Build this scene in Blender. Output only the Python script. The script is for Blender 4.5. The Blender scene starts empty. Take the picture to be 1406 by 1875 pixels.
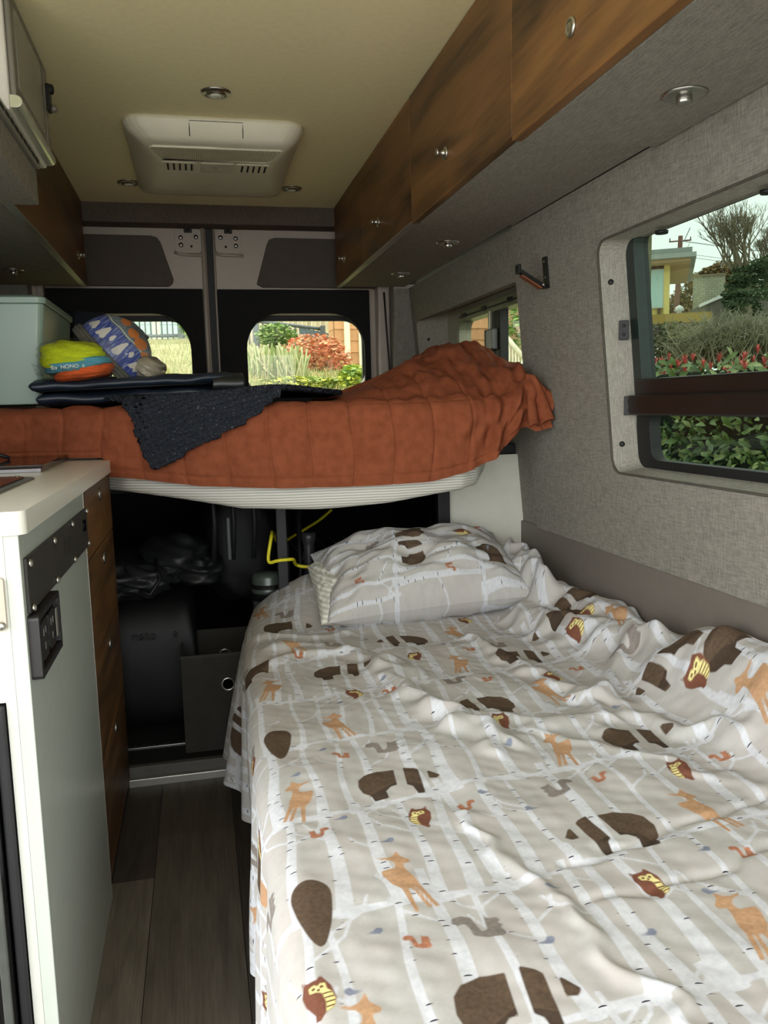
import bpy, bmesh, math, random
import numpy as np
from mathutils import Vector, Matrix
from mathutils.geometry import tessellate_polygon
R = random.Random(7)
pi = math.pi
SC = bpy.context.scene
COL = SC.collection

# ------------------------------------------------------------------ camera
F, PITCH, YAW, ROLL = 1500.24, .130995, .219086, -.0251329
cam_d = bpy.data.cameras.new('camera'); cam = bpy.data.objects.new('camera', cam_d); COL.objects.link(cam)
_fw = Vector((math.sin(YAW)*math.cos(PITCH), math.cos(YAW)*math.cos(PITCH), -math.sin(PITCH)))
_r = Vector((math.cos(YAW), -math.sin(YAW), 0)); _u = _r.cross(_fw)
_rx = math.cos(ROLL)*_r + math.sin(ROLL)*_u; _ux = -math.sin(ROLL)*_r + math.cos(ROLL)*_u
cam.matrix_world = Matrix(((_rx.x, _ux.x, -_fw.x, 0), (_rx.y, _ux.y, -_fw.y, 0), (_rx.z, _ux.z, -_fw.z, 1.08), (0, 0, 0, 1)))
cam_d.sensor_fit = 'VERTICAL'; cam_d.sensor_height = 36; cam_d.sensor_width = 27
cam_d.lens = 36*F/1875; cam_d.clip_start = .02; cam_d.clip_end = 400
SC.camera = cam

# ------------------------------------------------------------------ world, exposure
w = bpy.data.worlds.new('overcast'); SC.world = w; w.use_nodes = True
nt = w.node_tree; bg = nt.nodes['Background']
tc = nt.nodes.new('ShaderNodeTexCoord'); sx = nt.nodes.new('ShaderNodeSeparateXYZ')
rp = nt.nodes.new('ShaderNodeValToRGB')
nt.links.new(tc.outputs['Generated'], sx.inputs[0]); nt.links.new(sx.outputs['Z'], rp.inputs[0])
rp.color_ramp.elements[0].position = 0.0; rp.color_ramp.elements[0].color = (.80, .84, .86, 1)
rp.color_ramp.elements[1].position = .9; rp.color_ramp.elements[1].color = (1, 1, 1, 1)
nt.links.new(rp.outputs[0], bg.inputs[0]); bg.inputs[1].default_value = 2.2
SC.view_settings.view_transform = 'Standard'; SC.view_settings.look = 'None'
SC.view_settings.gamma = 1; SC.view_settings.use_curve_mapping = False
SC.view_settings.exposure = 1.38
SC.cycles.max_bounces = 10; SC.cycles.diffuse_bounces = 6; SC.cycles.glossy_bounces = 4
SC.cycles.transparent_max_bounces = 16; SC.cycles.transmission_bounces = 6
SC.cycles.caustics_reflective = False; SC.cycles.caustics_refractive = False
SC.cycles.sample_clamp_indirect = 6
try:
    SC.cycles.use_denoising = True; SC.cycles.denoiser = 'OPENIMAGEDENOISE'
except Exception: pass

# ------------------------------------------------------------------ helpers
def lin(c):
    return tuple((v/12.92 if v <= .04045 else ((v+.055)/1.055)**2.4) for v in [x/255 for x in c])

class N:
    """small node-tree builder"""
    def __init__(s, name):
        s.m = bpy.data.materials.new(name); s.m.use_nodes = True; s.t = s.m.node_tree
        s.b = s.t.nodes['Principled BSDF']; s.out = s.t.nodes['Material Output']
    def n(s, typ, **kw):
        o = s.t.nodes.new(typ)
        for k, v in kw.items():
            if k.startswith('i_'):
                k = k[2:]; k = int(k) if k.isdigit() else k.replace('_', ' ')
                s.set(o.inputs[k], v)
            else: setattr(o, k, v)
        return o
    def set(s, inp, v):
        if hasattr(v, 'is_linked') or hasattr(v, 'links'): s.t.links.new(v, inp)
        elif isinstance(v, (tuple, list)) and len(v) == 3 and inp.type == 'RGBA': inp.default_value = (*v, 1)
        else: inp.default_value = v
    def coord(s, scale=(1, 1, 1), kind='Object', rot=(0, 0, 0)):
        c = s.n('ShaderNodeTexCoord'); mp = s.n('ShaderNodeMapping'); mp.inputs['Scale'].default_value = scale
        mp.inputs['Rotation'].default_value = rot
        s.t.links.new(c.outputs[kind], mp.inputs[0]); return mp.outputs[0]
    def noise(s, vec, scale, detail=3, rough=.5, dist=0):
        return s.n('ShaderNodeTexNoise', i_Vector=vec, i_Scale=scale, i_Detail=detail, i_Roughness=rough, i_Distortion=dist).outputs['Fac']
    def ramp(s, fac, stops):
        r = s.n('ShaderNodeValToRGB', i_Fac=fac); e = r.color_ramp.elements
        while len(e) < len(stops): e.new(.5)
        for k, (p, c) in enumerate(stops): e[k].position = p; e[k].color = (*c, 1)
        return r.outputs[0]
    def mix(s, f, a, b, bt='MIX'):
        m = s.n('ShaderNodeMix', data_type='RGBA', blend_type=bt); s.set(m.inputs[0], f); s.set(m.inputs[6], a); s.set(m.inputs[7], b)
        return m.outputs[2]
    def math(s, op, a, b=0.0, c=None):
        m = s.n('ShaderNodeMath', operation=op); s.set(m.inputs[0], a); s.set(m.inputs[1], b)
        if c is not None: s.set(m.inputs[2], c)
        return m.outputs[0]
    def attr(s, name, out='Fac'):
        return s.n('ShaderNodeAttribute', attribute_name=name).outputs[out]
    def bump(s, h, st=.3, d=.002):
        b = s.n('ShaderNodeBump', i_Height=h, i_Strength=st, i_Distance=d); s.t.links.new(b.outputs[0], s.b.inputs['Normal'])
    def fin(s, color, rough=.6, metal=0., spec=None, **kw):
        s.set(s.b.inputs['Base Color'], color); s.set(s.b.inputs['Roughness'], rough); s.set(s.b.inputs['Metallic'], metal)
        if spec is not None: s.b.inputs['Specular IOR Level'].default_value = spec
        for k, v in kw.items(): s.set(s.b.inputs[k.replace('_', ' ')], v)
        return s.m

def plain(name, c, rough=.6, metal=0., var=.12, scale=30, bump=0., spec=None, srgb=True):
    g = N(name); col = lin(c) if srgb else c
    v = g.coord(); f = g.noise(v, scale, 4)
    a = tuple(max(0, x*(1-var)) for x in col); b = tuple(min(1, x*(1+var)) for x in col)
    k = g.ramp(f, [(.3, a), (.7, b)])
    if bump: g.bump(g.noise(v, scale*6, 3), bump, .001)
    return g.fin(k, rough, metal, spec)

class MB:
    def __init__(s): s.v = []; s.f = []; s.mi = []; s.sm = []
    def add(s, vs, fs, mi=0, sm=False):
        o = len(s.v); s.v += [tuple(p) for p in vs]; s.f += [tuple(i+o for i in f) for f in fs]
        s.mi += [mi]*len(fs); s.sm += [sm]*len(fs); return s
    def box(s, x0, x1, y0, y1, z0, z1, mi=0, M=None):
        vs = [Vector((x, y, z)) for z in (z0, z1) for y in (y0, y1) for x in (x0, x1)]
        if M is not None: vs = [M @ p for p in vs]
        return s.add(vs, [(0, 2, 3, 1), (4, 5, 7, 6), (0, 1, 5, 4), (2, 6, 7, 3), (0, 4, 6, 2), (1, 3, 7, 5)], mi)
    def tube(s, pts, r, n=8, mi=0, cap=True, closed=False, sm=True):
        pts = [Vector(p) for p in pts]; rr = r if isinstance(r, (list, tuple)) else [r]*len(pts)
        vs = []; L = len(pts); up = None
        for i, p in enumerate(pts):
            a = pts[(i-1) % L] if (closed or i > 0) else p; b = pts[(i+1) % L] if (closed or i < L-1) else p
            t = (b-a)
            if t.length < 1e-9: t = Vector((0, 0, 1))
            t.normalize()
            if up is None:
                up = Vector((0, 0, 1)) if abs(t.z) < .9 else Vector((1, 0, 0))
            e = t.cross(up)
            if e.length < 1e-6: e = t.orthogonal()
            e.normalize(); up = e.cross(t).normalized()
            for k in range(n):
                an = 2*pi*k/n; vs.append(p + rr[i]*(math.cos(an)*e + math.sin(an)*up))
        fs = []
        for i in range(L if closed else L-1):
            j = (i+1) % L
            for k in range(n): k2 = (k+1) % n; fs.append((i*n+k, i*n+k2, j*n+k2, j*n+k))
        if cap and not closed: fs += [tuple(range(n))[::-1], tuple((L-1)*n+k for k in range(n))]
        return s.add(vs, fs, mi, sm)
    def lathe(s, prof, c=(0, 0, 0), ax=(0, 0, 1), n=20, mi=0, sm=True):
        ax = Vector(ax).normalized(); e = ax.orthogonal().normalized(); u = ax.cross(e); c = Vector(c)
        vs = [c + ax*h + r*(math.cos(2*pi*k/n)*e + math.sin(2*pi*k/n)*u) for r, h in prof for k in range(n)]
        fs = [(i*n+k, i*n+(k+1) % n, (i+1)*n+(k+1) % n, (i+1)*n+k) for i in range(len(prof)-1) for k in range(n)]
        fs += [tuple(range(n))[::-1], tuple((len(prof)-1)*n+k for k in range(n))]
        return s.add(vs, fs, mi, sm)
    def slab(s, outer, holes, front, back, mi=0):
        """flat plate with holes; front/back map (u,v) to 3-D"""
        loops = [list(outer)]+[list(h) for h in holes]
        flat = [p for l in loops for p in l]
        tri = tessellate_polygon([[Vector((p[0], p[1], 0)) for p in l] for l in loops])
        n = len(flat); vs = [front(*p) for p in flat]+[back(*p) for p in flat]
        fs = [tuple(t) for t in tri]+[tuple(i+n for i in t)[::-1] for t in tri]; k = 0
        for l in loops:
            m = len(l)
            for i in range(m): a, b = k+i, k+(i+1) % m; fs.append((a, b, b+n, a+n))
            k += m
        return s.add(vs, fs, mi)
    def loft(s, rings, mi=0, cap=True, sm=False):
        n = len(rings[0]); vs = [p for r in rings for p in r]
        fs = [(i*n+k, i*n+(k+1) % n, (i+1)*n+(k+1) % n, (i+1)*n+k) for i in range(len(rings)-1) for k in range(n)]
        if cap: fs += [tuple(range(n))[::-1], tuple((len(rings)-1)*n+k for k in range(n))]
        return s.add(vs, fs, mi, sm)
    def grid(s, P, mi=0, sm=True, mask=None):
        a, b = P.shape[:2]
        fs = [(i*b+j, i*b+j+1, (i+1)*b+j+1, (i+1)*b+j) for i in range(a-1) for j in range(b-1) if mask is None or mask[i, j]]
        return s.add([tuple(p) for p in P.reshape(-1, 3)], fs, mi, sm)
    def build(s, name, mats, parent=None, bevel=0., seg=2, subsurf=0, fix=True, smooth=None, angle=None):
        o0 = Vector(parent.get('_org', (0, 0, 0))) if parent is not None else Vector((0, 0, 0))
        me = bpy.data.meshes.new(name); me.from_pydata([tuple(Vector(p)-o0) for p in s.v], [], s.f)
        ob = bpy.data.objects.new(name, me); COL.objects.link(ob)
        for m in (mats if isinstance(mats, (list, tuple)) else [mats]): me.materials.append(m)
        me.polygons.foreach_set('material_index', s.mi); me.polygons.foreach_set('use_smooth', s.sm if smooth is None else [smooth]*len(s.f))
        if fix and len(s.f) < 60000:
            bm = bmesh.new(); bm.from_mesh(me); bmesh.ops.remove_doubles(bm, verts=bm.verts, dist=1e-6)
            bmesh.ops.recalc_face_normals(bm, faces=bm.faces); bm.to_mesh(me); bm.free()
        if parent is not None: ob.parent = parent; ob['_org'] = tuple(o0)
        if bevel:
            b = ob.modifiers.new('bevel', 'BEVEL'); b.width = bevel; b.segments = seg; b.limit_method = 'ANGLE'; b.angle_limit = .6
            b.harden_normals = False
        if subsurf:
            b = ob.modifiers.new('sub', 'SUBSURF'); b.levels = b.render_levels = subsurf
        me.update(); return ob

def tag(o, label, cat, group=None, kind=None):
    o['label'] = label; o['category'] = cat
    if group: o['group'] = group
    if kind: o['kind'] = kind
    return o
def thing(name, loc, label, cat, group=None):
    o = bpy.data.objects.new(name, None); COL.objects.link(o); o.location = loc; o['_org'] = tuple(loc); o.empty_display_size = .05
    return tag(o, label, cat, group)
def struct(o, label=None):
    o['kind'] = 'structure'
    if label: o['label'] = label
    return o
def copy_tree(o, loc, label=None, parent=None):
    c = o.copy(); COL.objects.link(c)
    if parent is not None: c.parent = parent
    else: c.location = loc
    if label: c['label'] = label
    for ch in list(o.children): copy_tree(ch, None, None, c)
    return c

def rr(x0, x1, y0, y1, r, n=6):
    if not isinstance(r, (tuple, list)): r = (r,)*4
    out = []
    for (cx, cy, a0, q) in ((x1, y1, 0, r[0]), (x0, y1, 90, r[1]), (x0, y0, 180, r[2]), (x1, y0, 270, r[3])):
        sx_ = -1 if cx == x1 else 1; sy_ = -1 if cy == y1 else 1
        for k in range(n+1):
            a = math.radians(a0+90*k/n); out.append((cx+sx_*q+q*math.cos(a), cy+sy_*q+q*math.sin(a)))
    return out
def rect(x0, x1, y0, y1): return [(x0, y0), (x1, y0), (x1, y1), (x0, y1)]

def sm01(a, b, x):
    t = np.clip((x-a)/(b-a), 0, 1); return t*t*(3-2*t)
class Waves:
    """smooth pseudo-random field made of sines"""
    def __init__(s, seed, scale, n=14, aniso=(1, 1)):
        r = np.random.RandomState(seed); a = r.rand(n)*2*np.pi; k = (0.6+r.rand(n)*1.2)*2*np.pi/scale
        s.kx = np.cos(a)*k*aniso[0]; s.ky = np.sin(a)*k*aniso[1]; s.ph = r.rand(n)*2*np.pi; s.n = n
    def __call__(s, x, y):
        o = 0
        for i in range(s.n): o = o+np.sin(s.kx[i]*x+s.ky[i]*y+s.ph[i])
        return o/np.sqrt(s.n)
def seg_dist(x, y, pts):
    """distance to a polyline and signed side"""
    d = np.full(np.shape(x), 1e9)
    for (ax, ay), (bx, by) in zip(pts[:-1], pts[1:]):
        vx, vy = bx-ax, by-ay; t = np.clip(((x-ax)*vx+(y-ay)*vy)/(vx*vx+vy*vy+1e-12), 0, 1)
        d = np.minimum(d, np.hypot(x-ax-t*vx, y-ay-t*vy))
    return d
def poly_sdf(x, y, poly):
    """signed distance, negative inside"""
    n = len(poly); d = np.full(x.shape, 1e9); ins = np.zeros(x.shape, bool)
    for i in range(n):
        ax, ay = poly[i]; bx, by = poly[(i+1) % n]
        vx, vy = bx-ax, by-ay; t = np.clip(((x-ax)*vx+(y-ay)*vy)/(vx*vx+vy*vy+1e-15), 0, 1)
        d = np.minimum(d, np.hypot(x-ax-t*vx, y-ay-t*vy))
        c = ((ay > y) != (by > y)); xx = np.where(c, ax+(y-ay)*vx/np.where(abs(vy) < 1e-12, 1e-12, vy), 1e9)
        ins ^= c & (x < xx)
    return np.where(ins, -d, d)
def fast_grid(name, P, mat, parent=None, attrs=None, uv=None):
    a, b = P.shape[:2]; o0 = np.array(parent.get('_org', (0, 0, 0)) if parent is not None else (0, 0, 0))
    me = bpy.data.meshes.new(name); nv = a*b
    i, j = np.meshgrid(np.arange(a-1), np.arange(b-1), indexing='ij'); q = (i*b+j).ravel()
    loops = np.stack([q, q+1, q+b+1, q+b], 1).ravel().astype(np.int32); nf = len(q)
    me.vertices.add(nv); me.vertices.foreach_set('co', (P.reshape(-1, 3)-o0).astype(np.float32).ravel())
    me.loops.add(len(loops)); me.loops.foreach_set('vertex_index', loops)
    me.polygons.add(nf); me.polygons.foreach_set('loop_start', np.arange(0, nf*4, 4, dtype=np.int32))
    me.polygons.foreach_set('loop_total', np.full(nf, 4, np.int32)); me.update(calc_edges=True)
    me.polygons.foreach_set('use_smooth', np.ones(nf, bool))
    for k, v in (attrs or {}).items():
        at = me.attributes.new(k, 'FLOAT', 'POINT'); at.data.foreach_set('value', np.asarray(v, np.float32).ravel())
    if uv is not None:
        at = me.attributes.new('fab', 'FLOAT_VECTOR', 'POINT')
        at.data.foreach_set('vector', np.stack([uv[0].ravel(), uv[1].ravel(), np.zeros(nv)], 1).astype(np.float32).ravel())
    me.materials.append(mat); me.validate(); ob = bpy.data.objects.new(name, me); COL.objects.link(ob)
    if parent is not None: ob.parent = parent; ob['_org'] = tuple(o0)
    return ob

# ------------------------------------------------------------------ materials
def wood_mat(name, axis, dark, light, scale=1., red=0.):
    g = N(name); sc = [9*scale]*3; sc[axis] = 1.3*scale
    v = g.coord(tuple(sc)); d = g.noise(v, 1.2, 4, .6); v2 = g.coord(tuple(s*1.0 for s in sc))
    big = g.noise(v2, .9, 3, .5, 1.2)
    sc2 = [70*scale]*3; sc2[axis] = 4*scale
    fine = g.noise(g.coord(tuple(sc2)), 1.5, 4, .6)
    k = g.math('ADD', g.math('MULTIPLY', big, .75), g.math('MULTIPLY', fine, .25))
    c = g.ramp(k, [(.36, lin(dark)), (.5, tuple((a+b)/2 for a, b in zip(lin(dark), lin(light)))), (.64, lin(light))])
    g.bump(fine, .15, .0006)
    return g.fin(c, .42, spec=.35)
WOOD = wood_mat('walnut_veneer', 1, (60, 42, 26), (136, 96, 56))
WOODZ = wood_mat('walnut_veneer_drawers', 1, (62, 43, 26), (132, 94, 56), 1.3)

def weave(name, c, scale=900, amt=.35):
    g = N(name); v = g.coord(); a = g.noise(g.coord((1, .12, 1)), scale*.35, 2); b = g.noise(g.coord((1, 1, .12)), scale*.35, 2)
    k = g.math('MULTIPLY', g.math('ADD', a, b), .5); k2 = g.noise(v, 18, 3)
    cl = lin(c); col = g.ramp(k, [(.34, tuple(x*(1-amt) for x in cl)), (.66, tuple(x*(1+amt) for x in cl))])
    col = g.mix(.25, col, g.ramp(k2, [(.3, tuple(x*.85 for x in cl)), (.7, tuple(x*1.12 for x in cl))]))
    g.bump(k, .35, .001)
    return g.fin(col, .95, spec=.15)
FABRIC = weave('grey_wall_fabric', (134, 130, 121))
FABRIC2 = weave('grey_jamb_fabric', (150, 147, 137), 1100)
HEADF = weave('header_fabric', (96, 88, 79))
CEIL = plain('cream_headliner', (242, 231, 184), .9, var=.03, scale=60, bump=.05)
VINYL = plain('taupe_vinyl', (112, 105, 97), .55, var=.05, bump=.1)
WHITE = plain('white_laminate', (188, 194, 184), .22, var=.02)
WALLW = plain('white_partition', (214, 212, 198), .5, var=.03)
PAINT = plain('van_body_paint', (176, 165, 153), .4, var=.03)
COUNTER = plain('white_countertop', (232, 230, 218), .25, var=.02, scale=120)
BLACK = plain('black_cover', (14, 14, 15), .9, var=.2)
BLACKM = plain('black_metal', (26, 26, 27), .5, .3, var=.2)
BLACKG = plain('black_gloss', (10, 10, 11), .12, var=.1)
RUBBER = plain('black_rubber', (20, 21, 22), .6, var=.2)
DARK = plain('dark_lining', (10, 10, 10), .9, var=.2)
CHROME = plain('brushed_nickel', (190, 188, 182), .28, 1., var=.04)
STEEL = plain('steel', (150, 150, 148), .35, 1., var=.05)
ALU = plain('aluminium_trim', (176, 174, 166), .4, .8, var=.05)
PLATE = plain('dark_grey_plate', (52, 50, 46), .55, .2, var=.08)
PLASTW = plain('white_plastic', (226, 221, 200), .4, var=.02)
GREYPAN = plain('grey_door_panel', (84, 76, 69), .85, var=.06, bump=.1)
LENS = plain('frosted_lens', (210, 214, 196), .3, var=.02)
SLOT = plain('dark_slot', (24, 22, 20), .9, var=.1)
GREYB = plain('grey_bezel', (120, 116, 108), .4, .2, var=.05)

def glass(name, tint, refl=.04, rough=0.):
    """thin pane: both faces together give the tint; mirror share from the viewing angle"""
    g = N(name); t = g.t; tr = g.n('ShaderNodeBsdfTransparent'); tr.inputs[0].default_value = (*[math.sqrt(x) for x in tint], 1)
    gl = g.n('ShaderNodeBsdfGlossy'); gl.inputs['Roughness'].default_value = rough
    lw = g.n('ShaderNodeLayerWeight', i_Blend=.5); mx = g.n('ShaderNodeMixShader')
    t.links.new(g.math('ADD', g.math('MULTIPLY', g.math('POWER', lw.outputs['Facing'], 5.), .6), refl*.6), mx.inputs[0])
    t.links.new(tr.outputs[0], mx.inputs[1]); t.links.new(gl.outputs[0], mx.inputs[2]); t.links.new(mx.outputs[0], g.out.inputs[0])
    return g.m
GLASS_SIDE = glass('green_tinted_glass', (.185, .225, .185))
GLASS_REAR = glass('rear_glass', (.50, .51, .41))
GLASS_RS = glass('side_glass', (.36, .38, .31))

# ================================================================== SETTING
def WX(z): return .98-.09*(max(z, .45)-.7)
CZ = 1.9            # ceiling height
# ---- floor with vinyl planks
g = N('floor_base'); FLOORB = g.fin(lin((30, 27, 25)), .8)
def plank_mat(i):
    t = [(88, 81, 72), (76, 69, 62), (104, 97, 86), (66, 60, 54), (82, 75, 66)][i]
    g = N('vinyl_plank'); v = g.coord((16, 1.6, 16)); f = g.noise(v, 2.2, 5, .65, .6); f2 = g.noise(g.coord((140, 5, 140)), 1.5, 3)
    k = g.math('ADD', g.math('MULTIPLY', f, .65), g.math('MULTIPLY', f2, .35)); c = lin(t)
    col = g.ramp(k, [(.3, tuple(x*.55 for x in c)), (.5, c), (.72, tuple(x*1.5 for x in c))])
    g.bump(f2, .2, .0006); return g.fin(col, .5, spec=.3)
PLK = [plank_mat(i) for i in range(5)]
fl = MB().box(-.86, 1.02, -1.6, 2.36, -.03, -.004).build('floor', FLOORB); struct(fl)
px = -.86; k = 0
cols = [(-.86, -.68), (-.68, -.50), (-.50, -.32), (-.32, -.155), (-.155, .037), (.037, .20), (.20, .38), (.38, .56), (.56, .74), (.74, .92), (.92, 1.02)]
for ci, (xa, xb) in enumerate(cols):
    y = -1.6+R.uniform(0, .5)-.6
    ends = {3: [-1.0, 1.86, 2.36], 4: [-1.0, .4, 2.05, 2.36], 5: [-1, .3, 1.35, 2.36]}.get(ci)
    if not ends:
        ends = []; yy = y
        while yy < 2.36: ends.append(min(yy, 2.36)); yy += 1.05
        ends.append(2.36)
    for ya, yb in zip(ends[:-1], ends[1:]):
        if yb-max(ya, -1.6) < .03: continue
        c = {(3, 0): 2, (3, 1): 3, (4, 0): 1, (4, 1): 0, (4, 2): 4, (5, 0): 3, (5, 1): 1, (5, 2): 3}.get((ci, ends.index(ya)), R.randrange(5))
        MB().box(xa+.0008, xb-.0008, max(ya, -1.6)+.0008, yb-.0008, -.006, 0).build('plank', PLK[c], fl)
# garage floor (raised) with its metal sill
gf = MB().box(-.86, 1.02, 2.385, 3.66, -.03, .05).build('floor', plain('garage_floor', (20, 20, 20), .8, var=.2)); gf.name = 'floor_garage'; struct(gf)
s1 = MB().box(-.25, .95, 2.352, 2.37, -.005, .022).build('trim_sill_bright', ALU, bevel=.002); struct(s1)
s2 = MB().box(-.25, .95, 2.37, 2.392, -.005, .052).build('trim_sill_dark', plain('dark_sill', (92, 90, 86), .6), bevel=.002); struct(s2)

# ---- ceiling
cl = MB().box(-.92, 1.0, -.55, 3.60, CZ, CZ+.03).build('ceiling', CEIL); struct(cl)

# ---- right wall: near section with window opening
def rw_f(y, z): return (WX(z), y, z)
def rw_b(y, z): return (WX(z)+.085, y, z)
WIN = rr(.50, 1.785, .905, 1.435, .035)
wr = MB().slab(rect(-.45, 2.285, .70, 1.571), [WIN], rw_f, rw_b).build('wall_right', FABRIC); struct(wr)
# fabric jamb lining of the window recess (slightly splayed) and its piping
def ring(outer, inner, f1, f2, mi=0):
    m = MB(); a = [f1(*p) for p in outer]; b = [f2(*p) for p in inner]; n = len(a)
    m.add(a+b, [(i, (i+1) % n, n+(i+1) % n, n+i) for i in range(n)], mi, False); return m
inn = rr(.53, 1.755, .920, 1.432, .035)
jm = ring(WIN, inn, lambda y, z: (WX(z)-.001, y, z), lambda y, z: (WX(z)+.055, y, z)).build('window_reveal', FABRIC2, wr)
MB().tube([(WX(z)-.001, y, z) for y, z in WIN], .0028, 6, closed=True).build('reveal_piping', weave('dark_piping', (84, 80, 72)), wr)
# window 1: gasket frame, panes, cross bars
w1 = bpy.data.objects.new('window_1', None); COL.objects.link(w1); struct(w1, 'large green tinted side window with a dark sliding sash')
gx = .053
fr_o = rr(.50, 1.785, .895, 1.475, .04); fr_i = rr(.56, 1.722, .935, 1.452, .04)
MB().slab(fr_o, [fr_i], lambda y, z: (WX(z)+gx, y, z), lambda y, z: (WX(z)+gx+.037, y, z)).build('window_frame', plain('dark_teal_gasket', (30, 40, 38), .35, var=.2), w1, bevel=.004)
MB().slab(rect(.53, 1.75, .92, 1.465), [], lambda y, z: (WX(z)+gx+.026, y, z), lambda y, z: (WX(z)+gx+.030, y, z)).build('window_pane', GLASS_SIDE, w1)
BROWN = plain('dark_brown_sash', (26, 20, 17), .35, var=.15)
MB().slab(rect(.54, 1.742, 1.082, 1.122), [], lambda y, z: (WX(z)+gx-.008, y, z), lambda y, z: (WX(z)+gx+.024, y, z)).build('cross_bar', BROWN, w1, bevel=.004)
MB().slab(rect(.54, 1.752, 1.040, 1.086), [], lambda y, z: (WX(z)+gx-.022, y, z), lambda y, z: (WX(z)+gx+.024, y, z)).build('sash_rail', BROWN, w1, bevel=.004)
MB().slab(rr(.55, 1.752, .918, 1.045, .03), [rr(.60, 1.695, .938, 1.042, .025)], lambda y, z: (WX(z)+gx-.004, y, z), lambda y, z: (WX(z)+gx+.024, y, z)).build('sliding_sash', RUBBER, w1, bevel=.003)
# black clips and screws on the jamb and under the head
def jamb_pt(z, k): return Vector((WX(z)+.055*k, 1.785-.03*k, z))
for z, hh in ((1.235, .022), (1.062, .022)):
    p = jamb_pt(z, .72); nrm = Vector((-.03, -.055, 0)).normalized(); tt = Vector((.055, -.03, 0)).normalized()
    m = MB(); M = Matrix(((tt.x, nrm.x, 0, p.x), (tt.y, nrm.y, 0, p.y), (0, 0, 1, p.z), (0, 0, 0, 1)))
    m.box(-.011, .011, -.002, .009, -hh, hh, M=M)
    for dz in (-.01, .01): m.lathe([(.004, 0), (.004, .002), (0, .0025)], p+nrm*.009+Vector((0, 0, dz)), nrm, 10)
    m.build('clip', BLACKM, wr, bevel=.0025)
for z in (1.345, .972):
    p = jamb_pt(z, .38); nrm = Vector((-.03, -.055, 0)).normalized()
    MB().lathe([(.0065, -.001), (.0065, .002), (.003, .004), (0, .004)], p, nrm, 14).build('screw', BLACKM, wr)
for y in (1.60, 1.27):
    MB().lathe([(.014, 0), (.013, .006), (0, .006)], (WX(1.42)+.05, y, 1.424), (0, 0, -1), 14).build('head_clip', BLACKM, wr)
# grey vinyl band below
tb = MB().box(.984, 1.03, -.45, 2.46, .0, .703).build('trim_wall_band', VINYL, bevel=.003); struct(tb)

# ---- right wall: rear section with small sliding window
def rr_f(y, z): return (WX(z)+.012, y, z)
def rr_b(y, z): return (WX(z)+.03, y, z)
W2 = rr(2.30, 3.44, 1.11, 1.425, .03)
wrr = MB().slab(rect(2.286, 3.62, .70, 1.571), [W2], rr_f, rr_b).build('wall_right_rear', FABRIC); struct(wrr)
in2 = rr(2.32, 3.26, 1.16, 1.445, .03)
ring(W2, in2, lambda y, z: (WX(z)+.012, y, z), lambda y, z: (WX(z)+.115, y, z)).build('window_reveal', FABRIC2, wrr)
MB().lathe([(.006, 0), (.006, .003), (0, .004)], (.965, 3.385, 1.345), (-.5, -1, 0), 12).build('screw', BLACKM, wrr)
w2 = bpy.data.objects.new('window_2', None); COL.objects.link(w2); struct(w2, 'small sliding side window above the raised bed')
x2 = 1.018
def px2(x): return lambda y, z: (x, y, z)
MB().slab(rr(2.03, 3.28, 1.15, 1.45, .05), [rr(2.10, 3.10, 1.195, 1.395, .04)], px2(x2), px2(x2+.03)).build('window_surround', FABRIC2, w2)
MB().slab(rr(2.08, 3.115, 1.18, 1.425, .045), [rr(2.10, 3.09, 1.195, 1.385, .04)], px2(x2-.014), px2(x2+.035)).build('window_frame', plain('olive_aluminium_frame', (120, 122, 104), .35, .5, var=.1), w2, bevel=.003)
MB().box(x2-.017, x2-.012, 2.10, 3.08, 1.400, 1.404).build('frame_groove', SLOT, w2)
for y in (2.55, 2.80, 3.02):
    MB().box(x2-.022, x2-.012, y-.018, y+.018, 1.397, 1.412).lathe([(.004, 0), (.004, .003)], (x2-.022, y, 1.405), (-1, 0, 0), 10).build('latch', BLACKM, w2, bevel=.002)
MB().box(x2-.012, x2+.02, 2.655, 2.70, 1.19, 1.39).build('sash_stile', RUBBER, w2, bevel=.003)
MB().box(x2-.020, x2+.02, 2.735, 2.752, 1.19, 1.39).build('sash_edge', plain('light_alu_edge', (170, 168, 150), .4, .6), w2, bevel=.002)
MB().box(x2-.012, x2+.02, 2.702, 2.734, 1.19, 1.39).build('sash_stile', RUBBER, w2, bevel=.003)
MB().box(x2-.034, x2-.012, 2.672, 2.735, 1.255, 1.325).build('sash_handle', plain('grey_sash_handle', (96, 98, 96), .4), w2, bevel=.004)
MB().box(x2-.032, x2-.012, 2.737, 2.757, 1.255, 1.325).build('sash_pull', BLACKM, w2, bevel=.003)
MB().box(x2+.012, x2+.016, 2.09, 3.10, 1.185, 1.41).build('window_pane', GLASS_RS, w2)

# ---- left wall, far side behind the galley; the sliding-door opening in front of Y=1.15 stays open
wl = MB().slab(rect(1.10, 3.62, .0, 1.93), [], lambda y, z: (-.82, y, z), lambda y, z: (-.86, y, z)).build('wall_left', FABRIC); struct(wl)
wl2 = MB().box(-.87, -.80, -.55, 1.10, 1.74, 1.95).build('wall_left_header', FABRIC); struct(wl2)
# ---- bulkhead behind lower bed
def pw(x, z): return (x, 2.42, z)
pt = MB().slab(rr(.745, 1.05, .05, .914, .004), [], lambda x, z: (x, 2.42, z), lambda x, z: (x, 2.44, z)).build('wall_partition', WALLW); struct(pt)
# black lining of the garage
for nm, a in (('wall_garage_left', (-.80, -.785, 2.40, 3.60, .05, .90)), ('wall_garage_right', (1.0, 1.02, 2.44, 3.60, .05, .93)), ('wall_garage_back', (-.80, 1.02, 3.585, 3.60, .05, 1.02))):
    struct(MB().box(*a).build(nm, DARK))

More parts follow.
